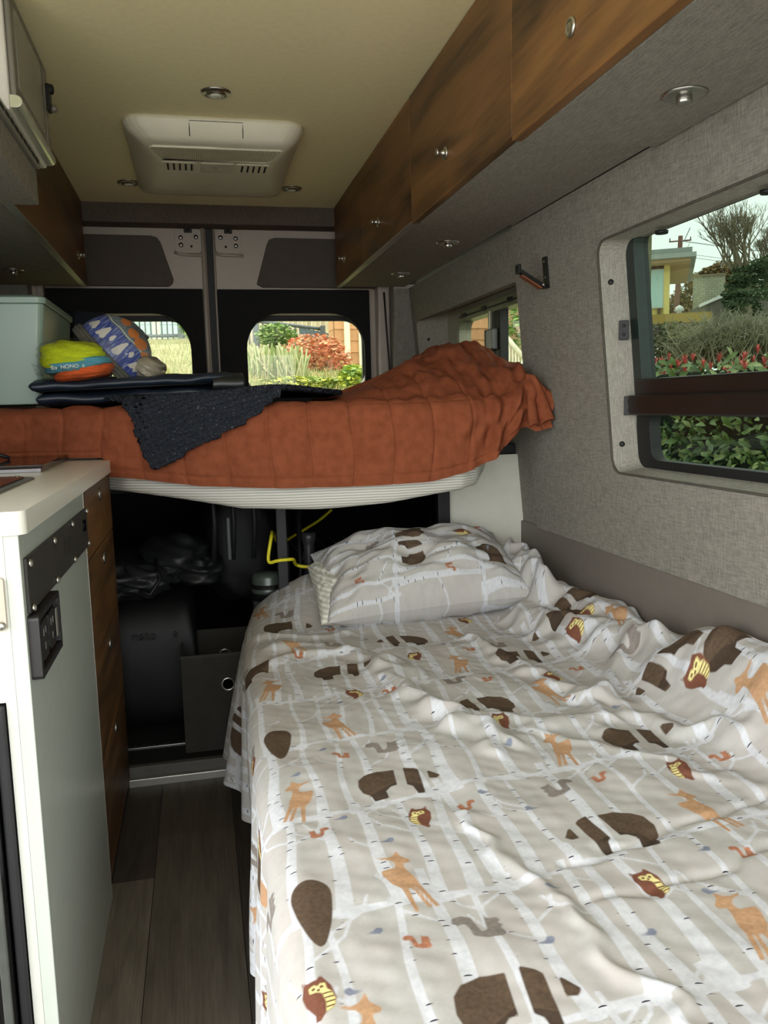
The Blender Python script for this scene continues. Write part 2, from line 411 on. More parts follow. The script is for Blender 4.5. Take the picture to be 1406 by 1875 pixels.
# ---- rear: header, pillars, two doors
hd = MB().box(-.86, .95, 3.53, 3.66, 1.825, CZ+.01).build('trim_rear_header', HEADF, bevel=.004); struct(hd)
for nm, xs in (('trim_pillar_left', (-.84, -.62)), ('trim_pillar_right', (.845, .96))):
    m = MB().slab([(xs[0], 1.0), (xs[1], 1.0), (xs[1], 1.83), (xs[0], 1.83)], [], lambda x, z: (x, 3.50, z), lambda x, z: (x, 3.60, z)); struct(m.build(nm, FABRIC, bevel=.01))
struct(MB().box(-.60, -.575, 3.57, 3.68, .95, 1.83).build('trim_door_frame_left', PAINT, bevel=.004))
struct(MB().box(.79, .842, 3.56, 3.68, .95, 1.83).build('trim_door_frame_right', PAINT, bevel=.008))
struct(MB().tube([(.835, 3.548, .98), (.833, 3.548, 1.2), (.822, 3.548, 1.4), (.815, 3.552, 1.56)], .004).build('trim_door_seal', RUBBER))
DY = 3.62
def rear_door(name, label, x0, x1, gp, cov, opn, wn, hx, sgn):
    d = bpy.data.objects.new(name, None); COL.objects.link(d); struct(d, label)
    f = lambda y: (lambda x, z: (x, y, z))
    MB().slab(rect(x0, x1, .95, 1.835), [wn], f(DY+.012), f(DY+.075)).build('door_shell', PAINT, d, bevel=.006)
    m = MB().slab(gp, [], f(DY-.004), f(DY+.013)); m.build('grey_panel', GREYPAN, d, bevel=.004)
    MB().slab(cov, [opn], f(DY-.012), f(DY+.010)).build('window_cover', BLACK, d, bevel=.004)
    # rubber surround of the pane, sitting deeper than the cover
    ox = [p[0] for p in wn]; oz = [p[1] for p in wn]
    a, b, c_, e = min(ox), max(ox), min(oz), max(oz)
    MB().slab(rr(a-.012, b+.012, c_-.01, e+.012, .09), [rr(a+.012, b-.012, c_+.01, e-.022, .085)], f(DY+.055), f(DY+.078)).build('window_seal', RUBBER, d, bevel=.003)
    MB().slab(rr(a-.004, b+.004, c_-.004, e+.004, .09), [], f(DY+.066), f(DY+.070)).build('window_pane', GLASS_REAR, d)
    # hinge plate stamping with bolts at the top
    MB().slab(rr(hx-.055, hx+.055, 1.725, 1.822, .02), [], f(DY+.002), f(DY+.014)).build('hinge_plate', PAINT, d, bevel=.004)
    for bx, bz in ((-.032*sgn, 1.790), (.030*sgn, 1.787), (.030*sgn, 1.757)):
        MB().lathe([(.0095, 0), (.0095, .003), (.006, .006), (0, .006)], (hx+bx, DY+.002, bz), (0, -1, 0), 12).build('bolt', STEEL, d)
    MB().lathe([(.005, 0), (.005, .0015), (0, .0015)], (hx-.012*sgn, DY+.002, 1.752), (0, -1, 0), 10).build('bolt_hole', SLOT, d)
    MB().box(hx-.016, hx+.016, DY-.012, DY+.012, 1.806, 1.826).tube([(hx-.006, DY-.014, 1.815), (hx+.006, DY-.014, 1.815)], .006).build('latch', BLACKM, d, bevel=.003)
    MB().tube([(hx-.06, DY+.004, 1.728), (hx-.03, DY+.000, 1.719), (hx+.06, DY+.003, 1.716)], .006).build('stamped_rib', PAINT, d)
    return d
rear_door('door_1', 'rear door beside the storage bin, black window cover', -.72, .072,
    [(-.62, 1.59), (-.088, 1.588), (-.072, 1.60), (-.068, 1.618), (-.112, 1.765), (-.125, 1.785), (-.15, 1.792), (-.62, 1.795)],
    rect(-.575, .048, .97, 1.578), rr(-.47, -.012, 1.13, 1.478, (.15, .1, .05, .05), 8), rr(-.50, .003, 1.12, 1.474, .13, 8), .03-.03, -1)
rear_door('door_2', 'rear door behind the rumpled quilt, black window cover', .104, .80,
    [(.275, 1.60), (.30, 1.587), (.80, 1.585), (.80, 1.79), (.36, 1.793), (.335, 1.785), (.325, 1.765)],
    rect(.108, .762, .97, 1.577), rr(.222, .735, 1.13, 1.478, (.15, .15, .05, .05), 8), rr(.208, .75, 1.12, 1.474, .13, 8), .165, 1)
struct(MB().slab([(.070, .95), (.106, .95), (.106, 1.835), (.070, 1.835)], [], lambda x, z: (x, DY+.02, z), lambda x, z: (x, DY+.07, z)).build('trim_door_gasket', RUBBER))
struct(MB().tube([(.102, DY+.006, .98), (.104, DY+.006, 1.83)], .004).build('trim_gasket_lip', PAINT))
struct(MB().tube([(.056, DY+.0, .98), (.060, DY+.0, 1.83)], .008).build('trim_gasket_lip_left', PAINT))

# ================================================================== CABINETS AND GALLEY
def knob(parent, c, ax=(-1, 0, 0), flat=False):
    """push-button cabinet latch: a round flange, the button pressed in (flat) or popped out"""
    k = MB().lathe([(.0155, 0), (.0155, .002), (.0135, .0042), (.0095, .0046)] + ([(.0092, .0036), (.006, .0046), (0, .005)] if flat else [(.0072, .006), (.0066, .015), (.0088, .020), (.0090, .023), (.006, .0245), (0, .025)]), c, ax, 22)
    return k.build('push_latch', CHROME, parent)
def overhead(label, y0, y1, doors, zb, group, side=1, xf=.60, knobs=(), mat=WOOD, edge=True):
    t = thing('overhead_cabinet', ((xf+.2*side), (y0+y1)/2, zb), label, 'cabinet', group)
    xs = sorted((xf+side*.021, side*.985 if side > 0 else -.815))
    MB().box(xs[0], xs[1], y0+.0015, y1-.0015, zb+.006, CZ-.002).build('carcass', DARK, t)
    xb = sorted((xf+side*.022, (.897 if side > 0 else -.815)))
    MB().box(xb[0], xb[1], y0+.001, y1-.001, zb-.004, zb+.008).build('bottom_panel', FABRIC, t, bevel=.003)
    for (ya, yb), kp in zip(doors, knobs):
        xd = sorted((xf, xf+side*.02))
        d = MB().box(xd[0], xd[1], ya+.0012, yb-.0012, zb-.005, CZ-.004).build('door', mat, t, bevel=.0012, seg=1)
        if kp: knob(d, (xf, kp[0], kp[1]), (-side, 0, 0), len(kp) > 2)
        if edge:
            MB().box(min(xf, xf+side*.021), max(xf, xf+side*.021), ya+.0012, yb-.0012, zb-.0085, zb-.005).build('edge_strip', ALU, t)
    return t
G1 = 'walnut overhead cabinets above the beds'
overhead('near walnut overhead cabinet with wide doors, directly above the tinted window', -.5, 1.515, [(-.5, .52), (.52, 1.515)], 1.566, G1, knobs=[None, (1.264, 1.655, 1)], edge=False)
overhead('middle walnut overhead cabinet with one door and bright grain figure', 1.515, 2.255, [(1.515, 2.255)], 1.574, G1, knobs=[(1.931, 1.66)], edge=False)
overhead('far walnut overhead cabinet with two narrow doors, ending at the rear header', 2.255, 3.51, [(2.255, 2.935), (2.935, 3.51)], 1.580, G1, knobs=[(2.668, 1.66), (3.30, 1.655)])
MB()
overhead('walnut overhead cabinet above the translucent bin with a pale bottom edge', 2.14, 3.51, [(2.14, 2.865), (2.865, 3.51)], 1.578, None, side=-1, xf=-.40, knobs=[None, (3.30, 1.655)], mat=wood_mat('walnut_veneer_aisle', 1, (62, 43, 26), (120, 84, 50)))
# puck lights
def puck(loc, ax, label, group, s=1., proto=[]):
    t = thing('puck_light', loc, label, 'light', group); A = Vector(ax)
    MB().lathe([(.040*s, 0), (.040*s, .002*s), (.034*s, .006*s), (.029*s, .006*s), (.028*s, .003*s), (.024*s, .003*s), (.023*s, .009*s), (.018*s, .010*s), (.0175*s, .004*s), (0, .004*s)], loc, ax, 26).build('trim_ring', CHROME, t)
    MB().lathe([(.017*s, .003*s), (.0165*s, .011*s), (.010*s, .013*s), (0, .0135*s)], loc, ax, 20).build('lens', LENS, t)
    return t
def puck_u(loc, label, group):
    t = thing('puck_light', loc, label, 'light', group); ax = (0, 0, -1)
    MB().lathe([(.036, 0), (.036, .0025), (.030, .004), (.013, .0045), (0, .0045)], loc, ax, 26).build('base_ring', CHROME, t)
    MB().lathe([(.0125, .004), (.0125, .014), (.011, .016), (0, .0165)], loc, ax, 20).build('pivot', CHROME, t)
    return t
GC = 'recessed puck lights in the ceiling'
puck((.091, 2.307, CZ), (0, 0, -1), 'lone stepped chrome ceiling puck light ahead of the air conditioner flap side', GC)
puck((-.20, 3.225, CZ), (0, 0, -1), 'stepped chrome ceiling puck light beside the walnut cabinet over the bin', GC)
puck((.392, 3.235, CZ), (0, 0, -1), 'stepped chrome ceiling puck light beside the far quilt-side cabinet', GC)
GU = 'puck lights under the overhead cabinets'
puck_u((.789, 1.249, 1.562), 'nickel swivel light under the near overhead cabinet above the tinted window', GU)
puck_u((.79, 2.535, 1.576), 'nickel swivel light under the far two-door cabinet, the one nearer its fabric seam', GU)
puck_u((.789, 3.15, 1.576), 'nickel swivel light under the far two-door cabinet at the rear-door end', GU)
puck_u((-.598, 3.14, 1.574), 'nickel swivel light under the cabinet above the translucent bin', GU)

# ---- roof air conditioner shroud
ac = thing('air_conditioner', (.095, 2.88, CZ), 'cream plastic roof air conditioner shroud with grille and vents', 'air conditioner')
def acring(x0, x1, y0, y1, r, z, pinch=0.):
    o = []
    for x, y in rr(x0, x1, y0, y1, r, 8):
        t = (y-y0)/(y1-y0); k = 1-pinch*math.sin(pi*min(1, max(0, t)))**2
        xm = (x0+x1)/2; o.append((xm+(x-xm)*k, y, z))
    return o
def dens(r, n=6):   # densify a ring so pinching curves stay smooth
    out = []
    for a, b in zip(r, r[1:]+r[:1]):
        for k in range(n): out.append(tuple(a[i]+(b[i]-a[i])*k/n for i in range(3)))
    return out
def acr(x0, x1, y0, y1, r, z, p):
    base = dens([(x, y, z) for x, y in rr(x0, x1, y0, y1, r, 5)], 5); o = []
    for x, y, z in base:
        t = min(1, max(0, (y-y0)/(y1-y0))); k = 1-p*math.sin(pi*t)**2; xm = (x0+x1)/2; o.append((xm+(x-xm)*k, y, z))
    return o
MB().loft([acr(-.165, .350, 2.495, 3.30, .06, CZ+.001, 0), acr(-.165, .350, 2.495, 3.30, .06, CZ-.012, 0), acr(-.155, .342, 2.505, 3.27, .06, CZ-.030, .03), acr(-.130, .322, 2.512, 3.14, .055, CZ-.052, .10), acr(-.112, .306, 2.525, 3.06, .05, CZ-.061, .14), acr(-.100, .295, 2.540, 3.045, .045, CZ-.064, .14)], sm=True).build('housing', PLASTW, ac)
m = MB()
gz = CZ-.0655
grl = [(-.083, 2.558), (.277, 2.552), (.285, 2.562), (.262, 2.665), (.248, 2.678), (-.055, 2.684), (-.068, 2.672), (-.092, 2.57)]
MB().slab(grl, [], lambda x, y: (x, y, gz-.001), lambda x, y: (x, y, gz+.002)).build('grille_field', plain('grille_shadow', (206, 200, 174), .7), ac)
m = MB()
for i in range(58):
    x = -.086+i*.0063
    for j in range(1):
        t0 = 2.562; t1 = 2.672
        if x < -.062: t1 = 2.562+(x+.09)/.028*.11
        if x > .255: t1 = 2.672-(x-.255)/.026*.1
        if t1-t0 > .01: m.box(x, x+.0028, t0, t1, gz-.0035, gz)
b_ = m.build('grille_bars', PLASTW, ac)
MB().slab([(p[0]*1.02-.002, p[1]) for p in grl], [grl], lambda x, y: (x, y, gz-.004), lambda x, y: (x, y, gz+.002)).build('grille_rim', PLASTW, ac)
for x0 in (-.058, .170):
    vp = MB().slab(rr(x0-.012, x0+.096, 2.715, 2.80, .012), [], lambda x, y: (x, y, gz-.0015), lambda x, y: (x, y, gz+.002)).build('vent_panel', PLASTW, ac)
    for i in range(5):
        MB().slab(rr(x0+.006+i*.018, x0+.012+i*.018, 2.725, 2.792, .0028, 3), [], lambda x, y: (x, y, gz-.003), lambda x, y: (x, y, gz)).build('vent_slot', SLOT, vp)
cp = MB().slab(rr(.050, .152, 2.715, 2.815, .004), [], lambda x, y: (x, y, gz-.002), lambda x, y: (x, y, gz+.002)).build('control_panel', plain('control_panel_cream', (208, 204, 182), .45), ac)
MB().lathe([(.005, 0), (.005, .003), (0, .003)], (.096, 2.755, gz-.001), (0, 0, -1), 12).build('button', GREYB, cp)
MB().lathe([(.002, 0), (.002, .003), (0, .003)], (.082, 2.755, gz-.001), (0, 0, -1), 8).build('button', GREYB, cp)
# access flap seam on the sloping near face
A = Vector((-.0, 2.500, CZ-.014)); fl_ = []
for x in (.02, .17):
    fl_.append([(x, 2.496, CZ-.012), (x, 2.503, CZ-.030), (x, 2.511, CZ-.050)])
MB().tube(fl_[0][::-1]+fl_[1], .0013, 5).build('access_flap', SLOT, ac)
for sx_, x in ((-1, -.128), (1, .322)):
    MB().box(x-.004, x+.004, 2.70, 2.86, CZ-.034, CZ-.022).build('side_vent', SLOT, ac, bevel=.003)

# ---- microwave at the left above the galley
mw = thing('microwave', (-.55, 2.0, 1.675), 'white built-in microwave with grey framed door high over the galley', 'microwave')
mx = -.311
MB().box(-.80, mx-.012, 1.795, 2.205, 1.665, CZ-.003).build('body', plain('microwave_white', (216, 212, 206), .3, var=.03), mw, bevel=.006)
dr = MB().box(mx-.012, mx, 1.803, 2.195, 1.695, CZ-.006).build('door', GREYB, mw, bevel=.004)
MB().slab(rr(1.835, 2.12, 1.715, 1.87, .012), [], lambda y, z: (mx+.0015, y, z), lambda y, z: (mx-.004, y, z)).build('door_window', plain('microwave_window_mesh', (150, 150, 142), .25, .2, var=.05), dr)
MB().slab(rr(2.150, 2.190, 1.70, 1.885, .008), [], lambda y, z: (mx+.002, y, z), lambda y, z: (mx-.004, y, z)).build('control_strip', plain('microwave_controls', (128, 122, 112), .3, var=.05), dr)
MB().box(mx, mx+.010, 2.165, 2.198, 1.79, 1.85).lathe([(.012, 0), (.012, .010), (.008, .014), (0, .014)], (mx+.004, 2.185, 1.842), (1, 0, 0), 14).build('latch', BLACKM, dr, bevel=.003)
MB().lathe([(.009, 0), (.009, .014), (.005, .018), (0, .018)], (mx+.004, 2.192, 1.80), (1, 0, 0), 14).build('latch_button', GREYB, dr)
hp = [(mx-.004+.014*math.sin(a), 1.683-.012*math.cos(a)) for a in [pi*k/8 for k in range(9)]]
MB().loft([[(x, y, z) for x, z in hp+[(mx-.02, 1.695), (mx-.02, 1.671)]] for y in (1.80, 2.20)], sm=False).build('handle_rail', plain('pearly_handle', (206, 208, 190), .15, .4, var=.03), mw, bevel=.001)
sh = thing('microwave_shelf', (-.55, 1.95, 1.57), 'grey fabric covered shelf box carrying the microwave, slotted vent trim', 'shelf')
MB().box(-.80, -.335, 1.68, 2.118, 1.560, 1.640).build('shelf_box', FABRIC, sh, bevel=.004)
vt = MB().box(-.36, -.326, 1.70, 2.115, 1.640, 1.663).build('vent_trim', plain('vent_trim_grey', (150, 150, 140), .35, .3, var=.05), sh, bevel=.002)
for i in range(9):
    y = 1.715+i*.043
    MB().box(-.3275, -.3245, y, y+.032, 1.646, 1.653).build('vent_slot', SLOT, vt)

# ---- galley cabinet
ga = thing('galley_cabinet', (-.52, 1.76, 0), 'white galley base cabinet with walnut drawers beside the aisle', 'cabinet')
MB().box(-.775, -.262, 1.185, 2.34, .02, .918).build('carcass', DARK, ga)
MB().slab(rect(1.166, 1.800, .0, .919), [], lambda y, z: (-.243, y, z), lambda y, z: (-.2625, y, z)).build('side_panel', WHITE, ga, bevel=.0015)
# end face towards the camera: frame around the fridge
MB().slab(rect(-.775, -.2625, .0, .919), [rect(-.745, -.276, .04, .688)], lambda x, z: (x, 1.166, z), lambda x, z: (x, 1.185, z)).build('end_panel', plain('white_end_panel', (200, 201, 192), .25, var=.02), ga)
for i, (za, zb) in enumerate(((.762, .912), (.547, .758), (.315, .543), (.035, .311))):
    dwr = MB().box(-.262, -.2445, 1.803, 2.345, za, zb).build('drawer', WOODZ, ga, bevel=.001, seg=1)
    knob(dwr, (-.2445, 2.095, (.88, .721, .503, .283)[i]), (1, 0, 0), True)
MB().box(-.262, -.250, 1.803, 2.345, .0, .033).build('kick_plate', DARK, ga)
MB().box(-.2635, -.2425, 1.799, 1.8025, .0, .915).build('panel_edge', ALU, ga)
ct = MB().slab(rr(-.785, -.232, 1.158, 2.368, (.012, .01, .01, .015)), [], lambda x, y: (x, y, .951), lambda x, y: (x, y, .919)).build('countertop', COUNTER, bevel=.007, seg=3)
tag(ct, 'white solid countertop with rounded edge on the galley cabinet', 'countertop')
# plate with screws
pl = thing('vent_plate', (-.243, 1.49, .84), 'dark grey screwed vent plate on the white galley side', 'plate')
MB().slab([(1.182, .806), (1.805, .799), (1.805, .879), (1.182, .883)], [], lambda y, z: (-.2385, y, z), lambda y, z: (-.243, y, z)).build('plate', PLATE, pl, bevel=.0012)
for y in (1.196, 1.395, 1.592, 1.792):
    for z in (.874, .811-(y-1.19)*.008):
        sc_ = MB().lathe([(.0062, 0), (.006, .003), (.004, .0052), (0, .0058)], (-.2385, y, z), (1, 0, 0), 14).build('screw', CHROME, pl)
for i in range(3):
    MB().box(-.2386, -.2378, 1.50+i*.022, 1.505+i*.022, .832, .862).build('vent_slot', SLOT, pl)
MB().slab(rr(1.735, 1.76, .838, .862, .008), [], lambda y, z: (-.2355, y, z), lambda y, z: (-.2385, y, z)).build('switch', BLACKG, pl, bevel=.001)
# outlet
ou = thing('power_outlet', (-.243, 1.26, .76), 'black power outlet with raised frame under the vent plate', 'outlet')
MB().slab(rr(1.176, 1.348, .712, .803, .006), [rr(1.188, 1.340, .722, .794, .003)], lambda y, z: (-.228, y, z), lambda y, z: (-.243, y, z)).build('outlet_frame', plain('outlet_black_frame', (24, 22, 24), .35, var=.1), ou, bevel=.003)
MB().slab(rect(1.186, 1.342, .720, .796), [], lambda y, z: (-.2325, y, z), lambda y, z: (-.243, y, z)).build('outlet_face', BLACKG, ou)
for yy in (1.225, 1.285):
    rc = MB().slab(rr(yy-.022, yy+.022, .730, .786, .006), [], lambda y, z: (-.2305, y, z), lambda y, z: (-.2325, y, z)).build('receptacle', plain('receptacle_black', (16, 16, 17), .4), ou)
    for a, b in ((-.008, .770), (.008, .770), (0, .748)):
        MB().box(-.2306, -.2298, yy+a-.0015, yy+a+.0015, b-.005, b+.005).build('slot', GREYB, rc)
MB().box(-.2318, -.2295, 1.318, 1.332, .735, .780).build('usb_port', GREYB, ou, bevel=.001)
# bracket on end panel
br = thing('door_catch', (-.285, 1.166, .82), 'beige catch plate with a screw on the white galley end', 'catch')
MB().slab(rr(-.31, -.2655, .790, .862, .004), [], lambda x, z: (x, 1.160, z), lambda x, z: (x, 1.166, z)).build('plate', plain('beige_plate', (186, 172, 156), .45), br, bevel=.001)
MB().lathe([(.006, 0), (.006, .002), (.003, .004), (0, .004)], (-.272, 1.160, .797), (0, -1, 0), 12).build('screw', CHROME, br)
# fridge
fg = thing('fridge', (-.51, 1.2, .04), 'black built-in fridge in the white end of the galley', 'fridge')
MB().slab(rect(-.742, -.278, .043, .685), [rect(-.73, -.292, .055, .672)], lambda x, z: (x, 1.158, z), lambda x, z: (x, 1.184, z)).build('surround', RUBBER, fg, bevel=.003)
fd = MB().box(-.729, -.294, 1.150, 1.180, .057, .670).build('door', BLACKG, fg, bevel=.004)
MB().box(-.3105, -.298, 1.1455, 1.152, .06, .655).build('edge_trim', plain('grey_fridge_edge', (92, 94, 90), .3, .4), fd, bevel=.002)
MB().box(-.322, -.3165, 1.1465, 1.152, .06, .645).build('edge_trim', plain('violet_grey_edge', (70, 66, 70), .3, .4), fd, bevel=.002)
MB().box(-.43, -.303, 1.128, 1.152, .648, .668).build('door_handle', plain('grey_fridge_handle', (84, 84, 82), .35, .3), fd, bevel=.005)
# glass lid and cooktop on the counter
gl = thing('glass_lid', (-.55, 2.15, .951), 'dark glass lid lying on the far half of the countertop', 'lid')
MB().slab([(-.77, 1.905), (-.336, 1.905), (-.348, 2.352), (-.77, 2.352)], [], lambda x, y: (x, y, .968), lambda x, y: (x, y, .960)).build('glass_plate', plain('dark_brown_glass', (38, 24, 20), .06, var=.05, spec=.8), gl, bevel=.0015)
MB().slab([(-.768, 1.909), (-.340, 1.909), (-.352, 2.349), (-.768, 2.349)], [], lambda x, y: (x, y, .960), lambda x, y: (x, y, .951)).build('steel_rim', plain('grey_lid_rim', (120, 116, 116), .3, .6), gl, bevel=.001)
ck = thing('cooktop', (-.55, 1.5, .951), 'dark recessed cooktop with steel rim at the near end of the countertop', 'cooktop')
MB().slab(rr(-.77, -.318, 1.25, 1.758, .05), [], lambda x, y: (x, y, .954), lambda x, y: (x, y, .949)).build('rim', STEEL, ck, bevel=.001)
MB().slab(rr(-.755, -.336, 1.265, 1.742, .04), [], lambda x, y: (x, y, .9565), lambda x, y: (x, y, .952)).build('glass_top', plain('dark_cooktop_glass', (40, 28, 25), .1, var=.1, spec=.8), ck)
MB().lathe([(.012, 0), (.011, .004), (.004, .006), (0, .006)], (-.368, 1.60, .9565), (0, 0, 1), 16).build('knob', CHROME, ck)
MB().lathe([(.006, 0), (.005, .003), (0, .0035)], (-.352, 1.725, .9545), (0, 0, 1), 12).build('screw', CHROME, ck)
cd = MB().tube([(-.60, 2.10, .985), (-.55, 2.12, .992), (-.50, 2.14, .988), (-.47, 2.15, .979), (-.452, 2.15, .972)], .0045).build('cable', BLACKM); tag(cd, 'thin black cord curling over the dark glass lid', 'cable')

# wall hook
hk = thing('wall_hook', (.915, 2.07, 1.40), 'black folding wall hook with a brown leather arm beside the tinted window', 'hook')
wy = 2.07
MB().slab(rr(wy-.013, wy+.013, 1.372, 1.452, .003), [], lambda y, z: (WX(z)-.005, y, z), lambda y, z: (WX(z), y, z)).build('back_plate', BLACKM, hk, bevel=.0012)
ap = [(.903, wy, 1.376), (.840, wy, 1.413)]
d_ = Vector((-.063, 0, .037)).normalized(); nn = Vector((-.037, 0, -.063)).normalized()
def armbox(m, a, b, h0, h1, w_):
    a = Vector(a); b = Vector(b)
    vs = [p+nn*h+Vector((0, s*w_, 0)) for p in (a, b) for h in (h0, h1) for s in (-1, 1)]
    m.add(vs, [(0, 1, 3, 2), (4, 6, 7, 5), (0, 4, 5, 1), (2, 3, 7, 6), (0, 2, 6, 4), (1, 5, 7, 3)])
m = MB(); armbox(m, (.910, wy, 1.374), (.838, wy, 1.416), -.004, .004, .012); m.box(.832, .840, wy-.012, wy+.012, 1.408, 1.432).build('arm', BLACKM, hk, bevel=.0015)
m = MB(); armbox(m, (.902, wy, 1.377), (.846, wy, 1.410), .004, .009, .0125); m.build('leather_pad', plain('brown_leather', (118, 70, 46), .55, var=.1), hk, bevel=.002)
MB().lathe([(.004, 0), (.004, .002), (0, .003)], (.902, wy-.012, 1.380), (0, -1, 0), 10).build('screw', CHROME, hk)
for z in (1.44, 1.40): MB().lathe([(.003, 0), (.003, .0015), (0, .002)], (WX(z)-.005, wy, z), (-1, 0, 0), 10).build('screw', STEEL, hk)

# ================================================================== PATTERNED BEDDING
BZ = .50; CR = .045; ARC = CR*pi/2
_w1 = Waves(3, .32, 12); _w2 = Waves(5, .10, 14, (1, .6)); _w3 = Waves(9, .045, 12); _w4 = Waves(11, .12, 10, (1, .22))
# crease lines on the bed top: (polyline in x,y metres, height, width)
RIDGES = [
 ([(.34, 1.05), (.37, .88), (.385, .80), (.395, .70), (.415, .62), (.43, .5)], .007, .011),
 ([(.425, .90), (.56, .925), (.70, .96), (.88, 1.0)], -.006, .010), ([(.40, .81), (.55, .83), (.66, .85), (.8, .9)], -.005, .010),
 ([(.36, 1.72), (.385, 1.52), (.44, 1.34), (.50, 1.27)], .020, .028), ([(.16, 1.93), (.30, 1.86), (.42, 1.66)], .014, .035),
 ([(.62, 1.86), (.66, 1.66), (.70, 1.42), (.70, 1.30)], .014, .020), ([(.55, 1.30), (.63, 1.20), (.74, 1.08), (.80, .95)], .006, .018),
 ([(.47, 1.40), (.56, 1.33), (.66, 1.31)], .012, .03), ([(.45, 1.22), (.47, 1.33), (.40, 1.44)], .01, .02),
 ([(.10, 2.04), (.22, 2.0), (.34, 2.02)], .010, .02), ([(.11, 1.80), (.2, 1.86), (.3, 1.84)], .008, .016),
 # bunched cloth along the wall
 ([(.80, 1.98), (.84, 1.78), (.89, 1.62), (.91, 1.50)], .038, .035), ([(.74, 1.40), (.83, 1.52), (.92, 1.60)], .022, .022),
 ([(.90, 1.30), (.86, 1.42), (.93, 1.55)], .022, .028), ([(.88, 2.05), (.93, 1.85), (.95, 1.70)], .05, .05),
 ([(.93, 1.38), (.90, 1.22), (.93, 1.05)], .012, .035), ([(.72, 1.42), (.78, 1.25), (.84, 1.12)], .016, .02),
 ([(.84, 2.20), (.86, 2.10), (.87, 1.98)], .075, .028), ([(.885, 2.26), (.90, 2.12)], .10, .030), ([(.80, 2.24), (.83, 2.12)], .05, .025),
]
def sheet_edge(q): return np.interp(q, [.2, 1.2, 1.6, 1.95, 2.2, 2.42], [.052, .056, .066, .074, .092, .125])
def sheet_surface(p, q):
    xe = sheet_edge(q)
    a = np.clip(p/CR, 0, pi/2)
    x = xe+CR*(1-np.cos(a)) + np.maximum(p-ARC, 0); z = BZ-CR+CR*np.sin(a) + np.minimum(p, 0)
    y = q+0*p
    top = sm01(.02, .09, p); side = sm01(.03, -.03, p)
    dn = np.clip(-p/.33, 0, 1.3)
    # vertical folds of the hanging side
    fold = np.sin(q*34+1.2*np.sin(q*7))*.008+np.sin(q*71+2*np.sin(q*5)+2)*.0045+_w4(q, p)*.0035
    x = x-side*(fold*(.35+dn)+.012*dn*(1+.5*np.sin(q*3)))
    x = x-side*.055*sm01(1.92, 2.12, q)*dn*(1-.6*sm01(2.2, 2.4, q))
    x = x+side*.02*sm01(1.9, 1.75, q)*sm01(1.2, 1.6, q)*dn
    # top: head end swells, wall side climbs
    h = .075*sm01(2.08, 2.40, q)*sm01(.10, .30, x)
    h = h+.05*sm01(.74, .95, x)+.10*sm01(.80, .97, x)*sm01(1.62, 1.28, y)
    h = h+_w1(x, y)*.0036+_w2(x, y)*.0016+_w3(x, y)*.0004
    wob = .010*_w2(y*1.3, x*1.3)
    for pts, hh, ww in RIDGES:
        d = seg_dist(x+wob, y+wob, pts); h = h+hh*np.exp(-(d/ww)**2)
    lim = np.clip(h, -.03, .30); z = z+top*lim
    # keep clear of the wall
    x = np.minimum(x, .972-.35*np.maximum(z-.60, 0)-.0)
    return x, y, z
P_MIN, P_MAX, Q_MIN, Q_MAX = -.335, .975, .32, 2.415
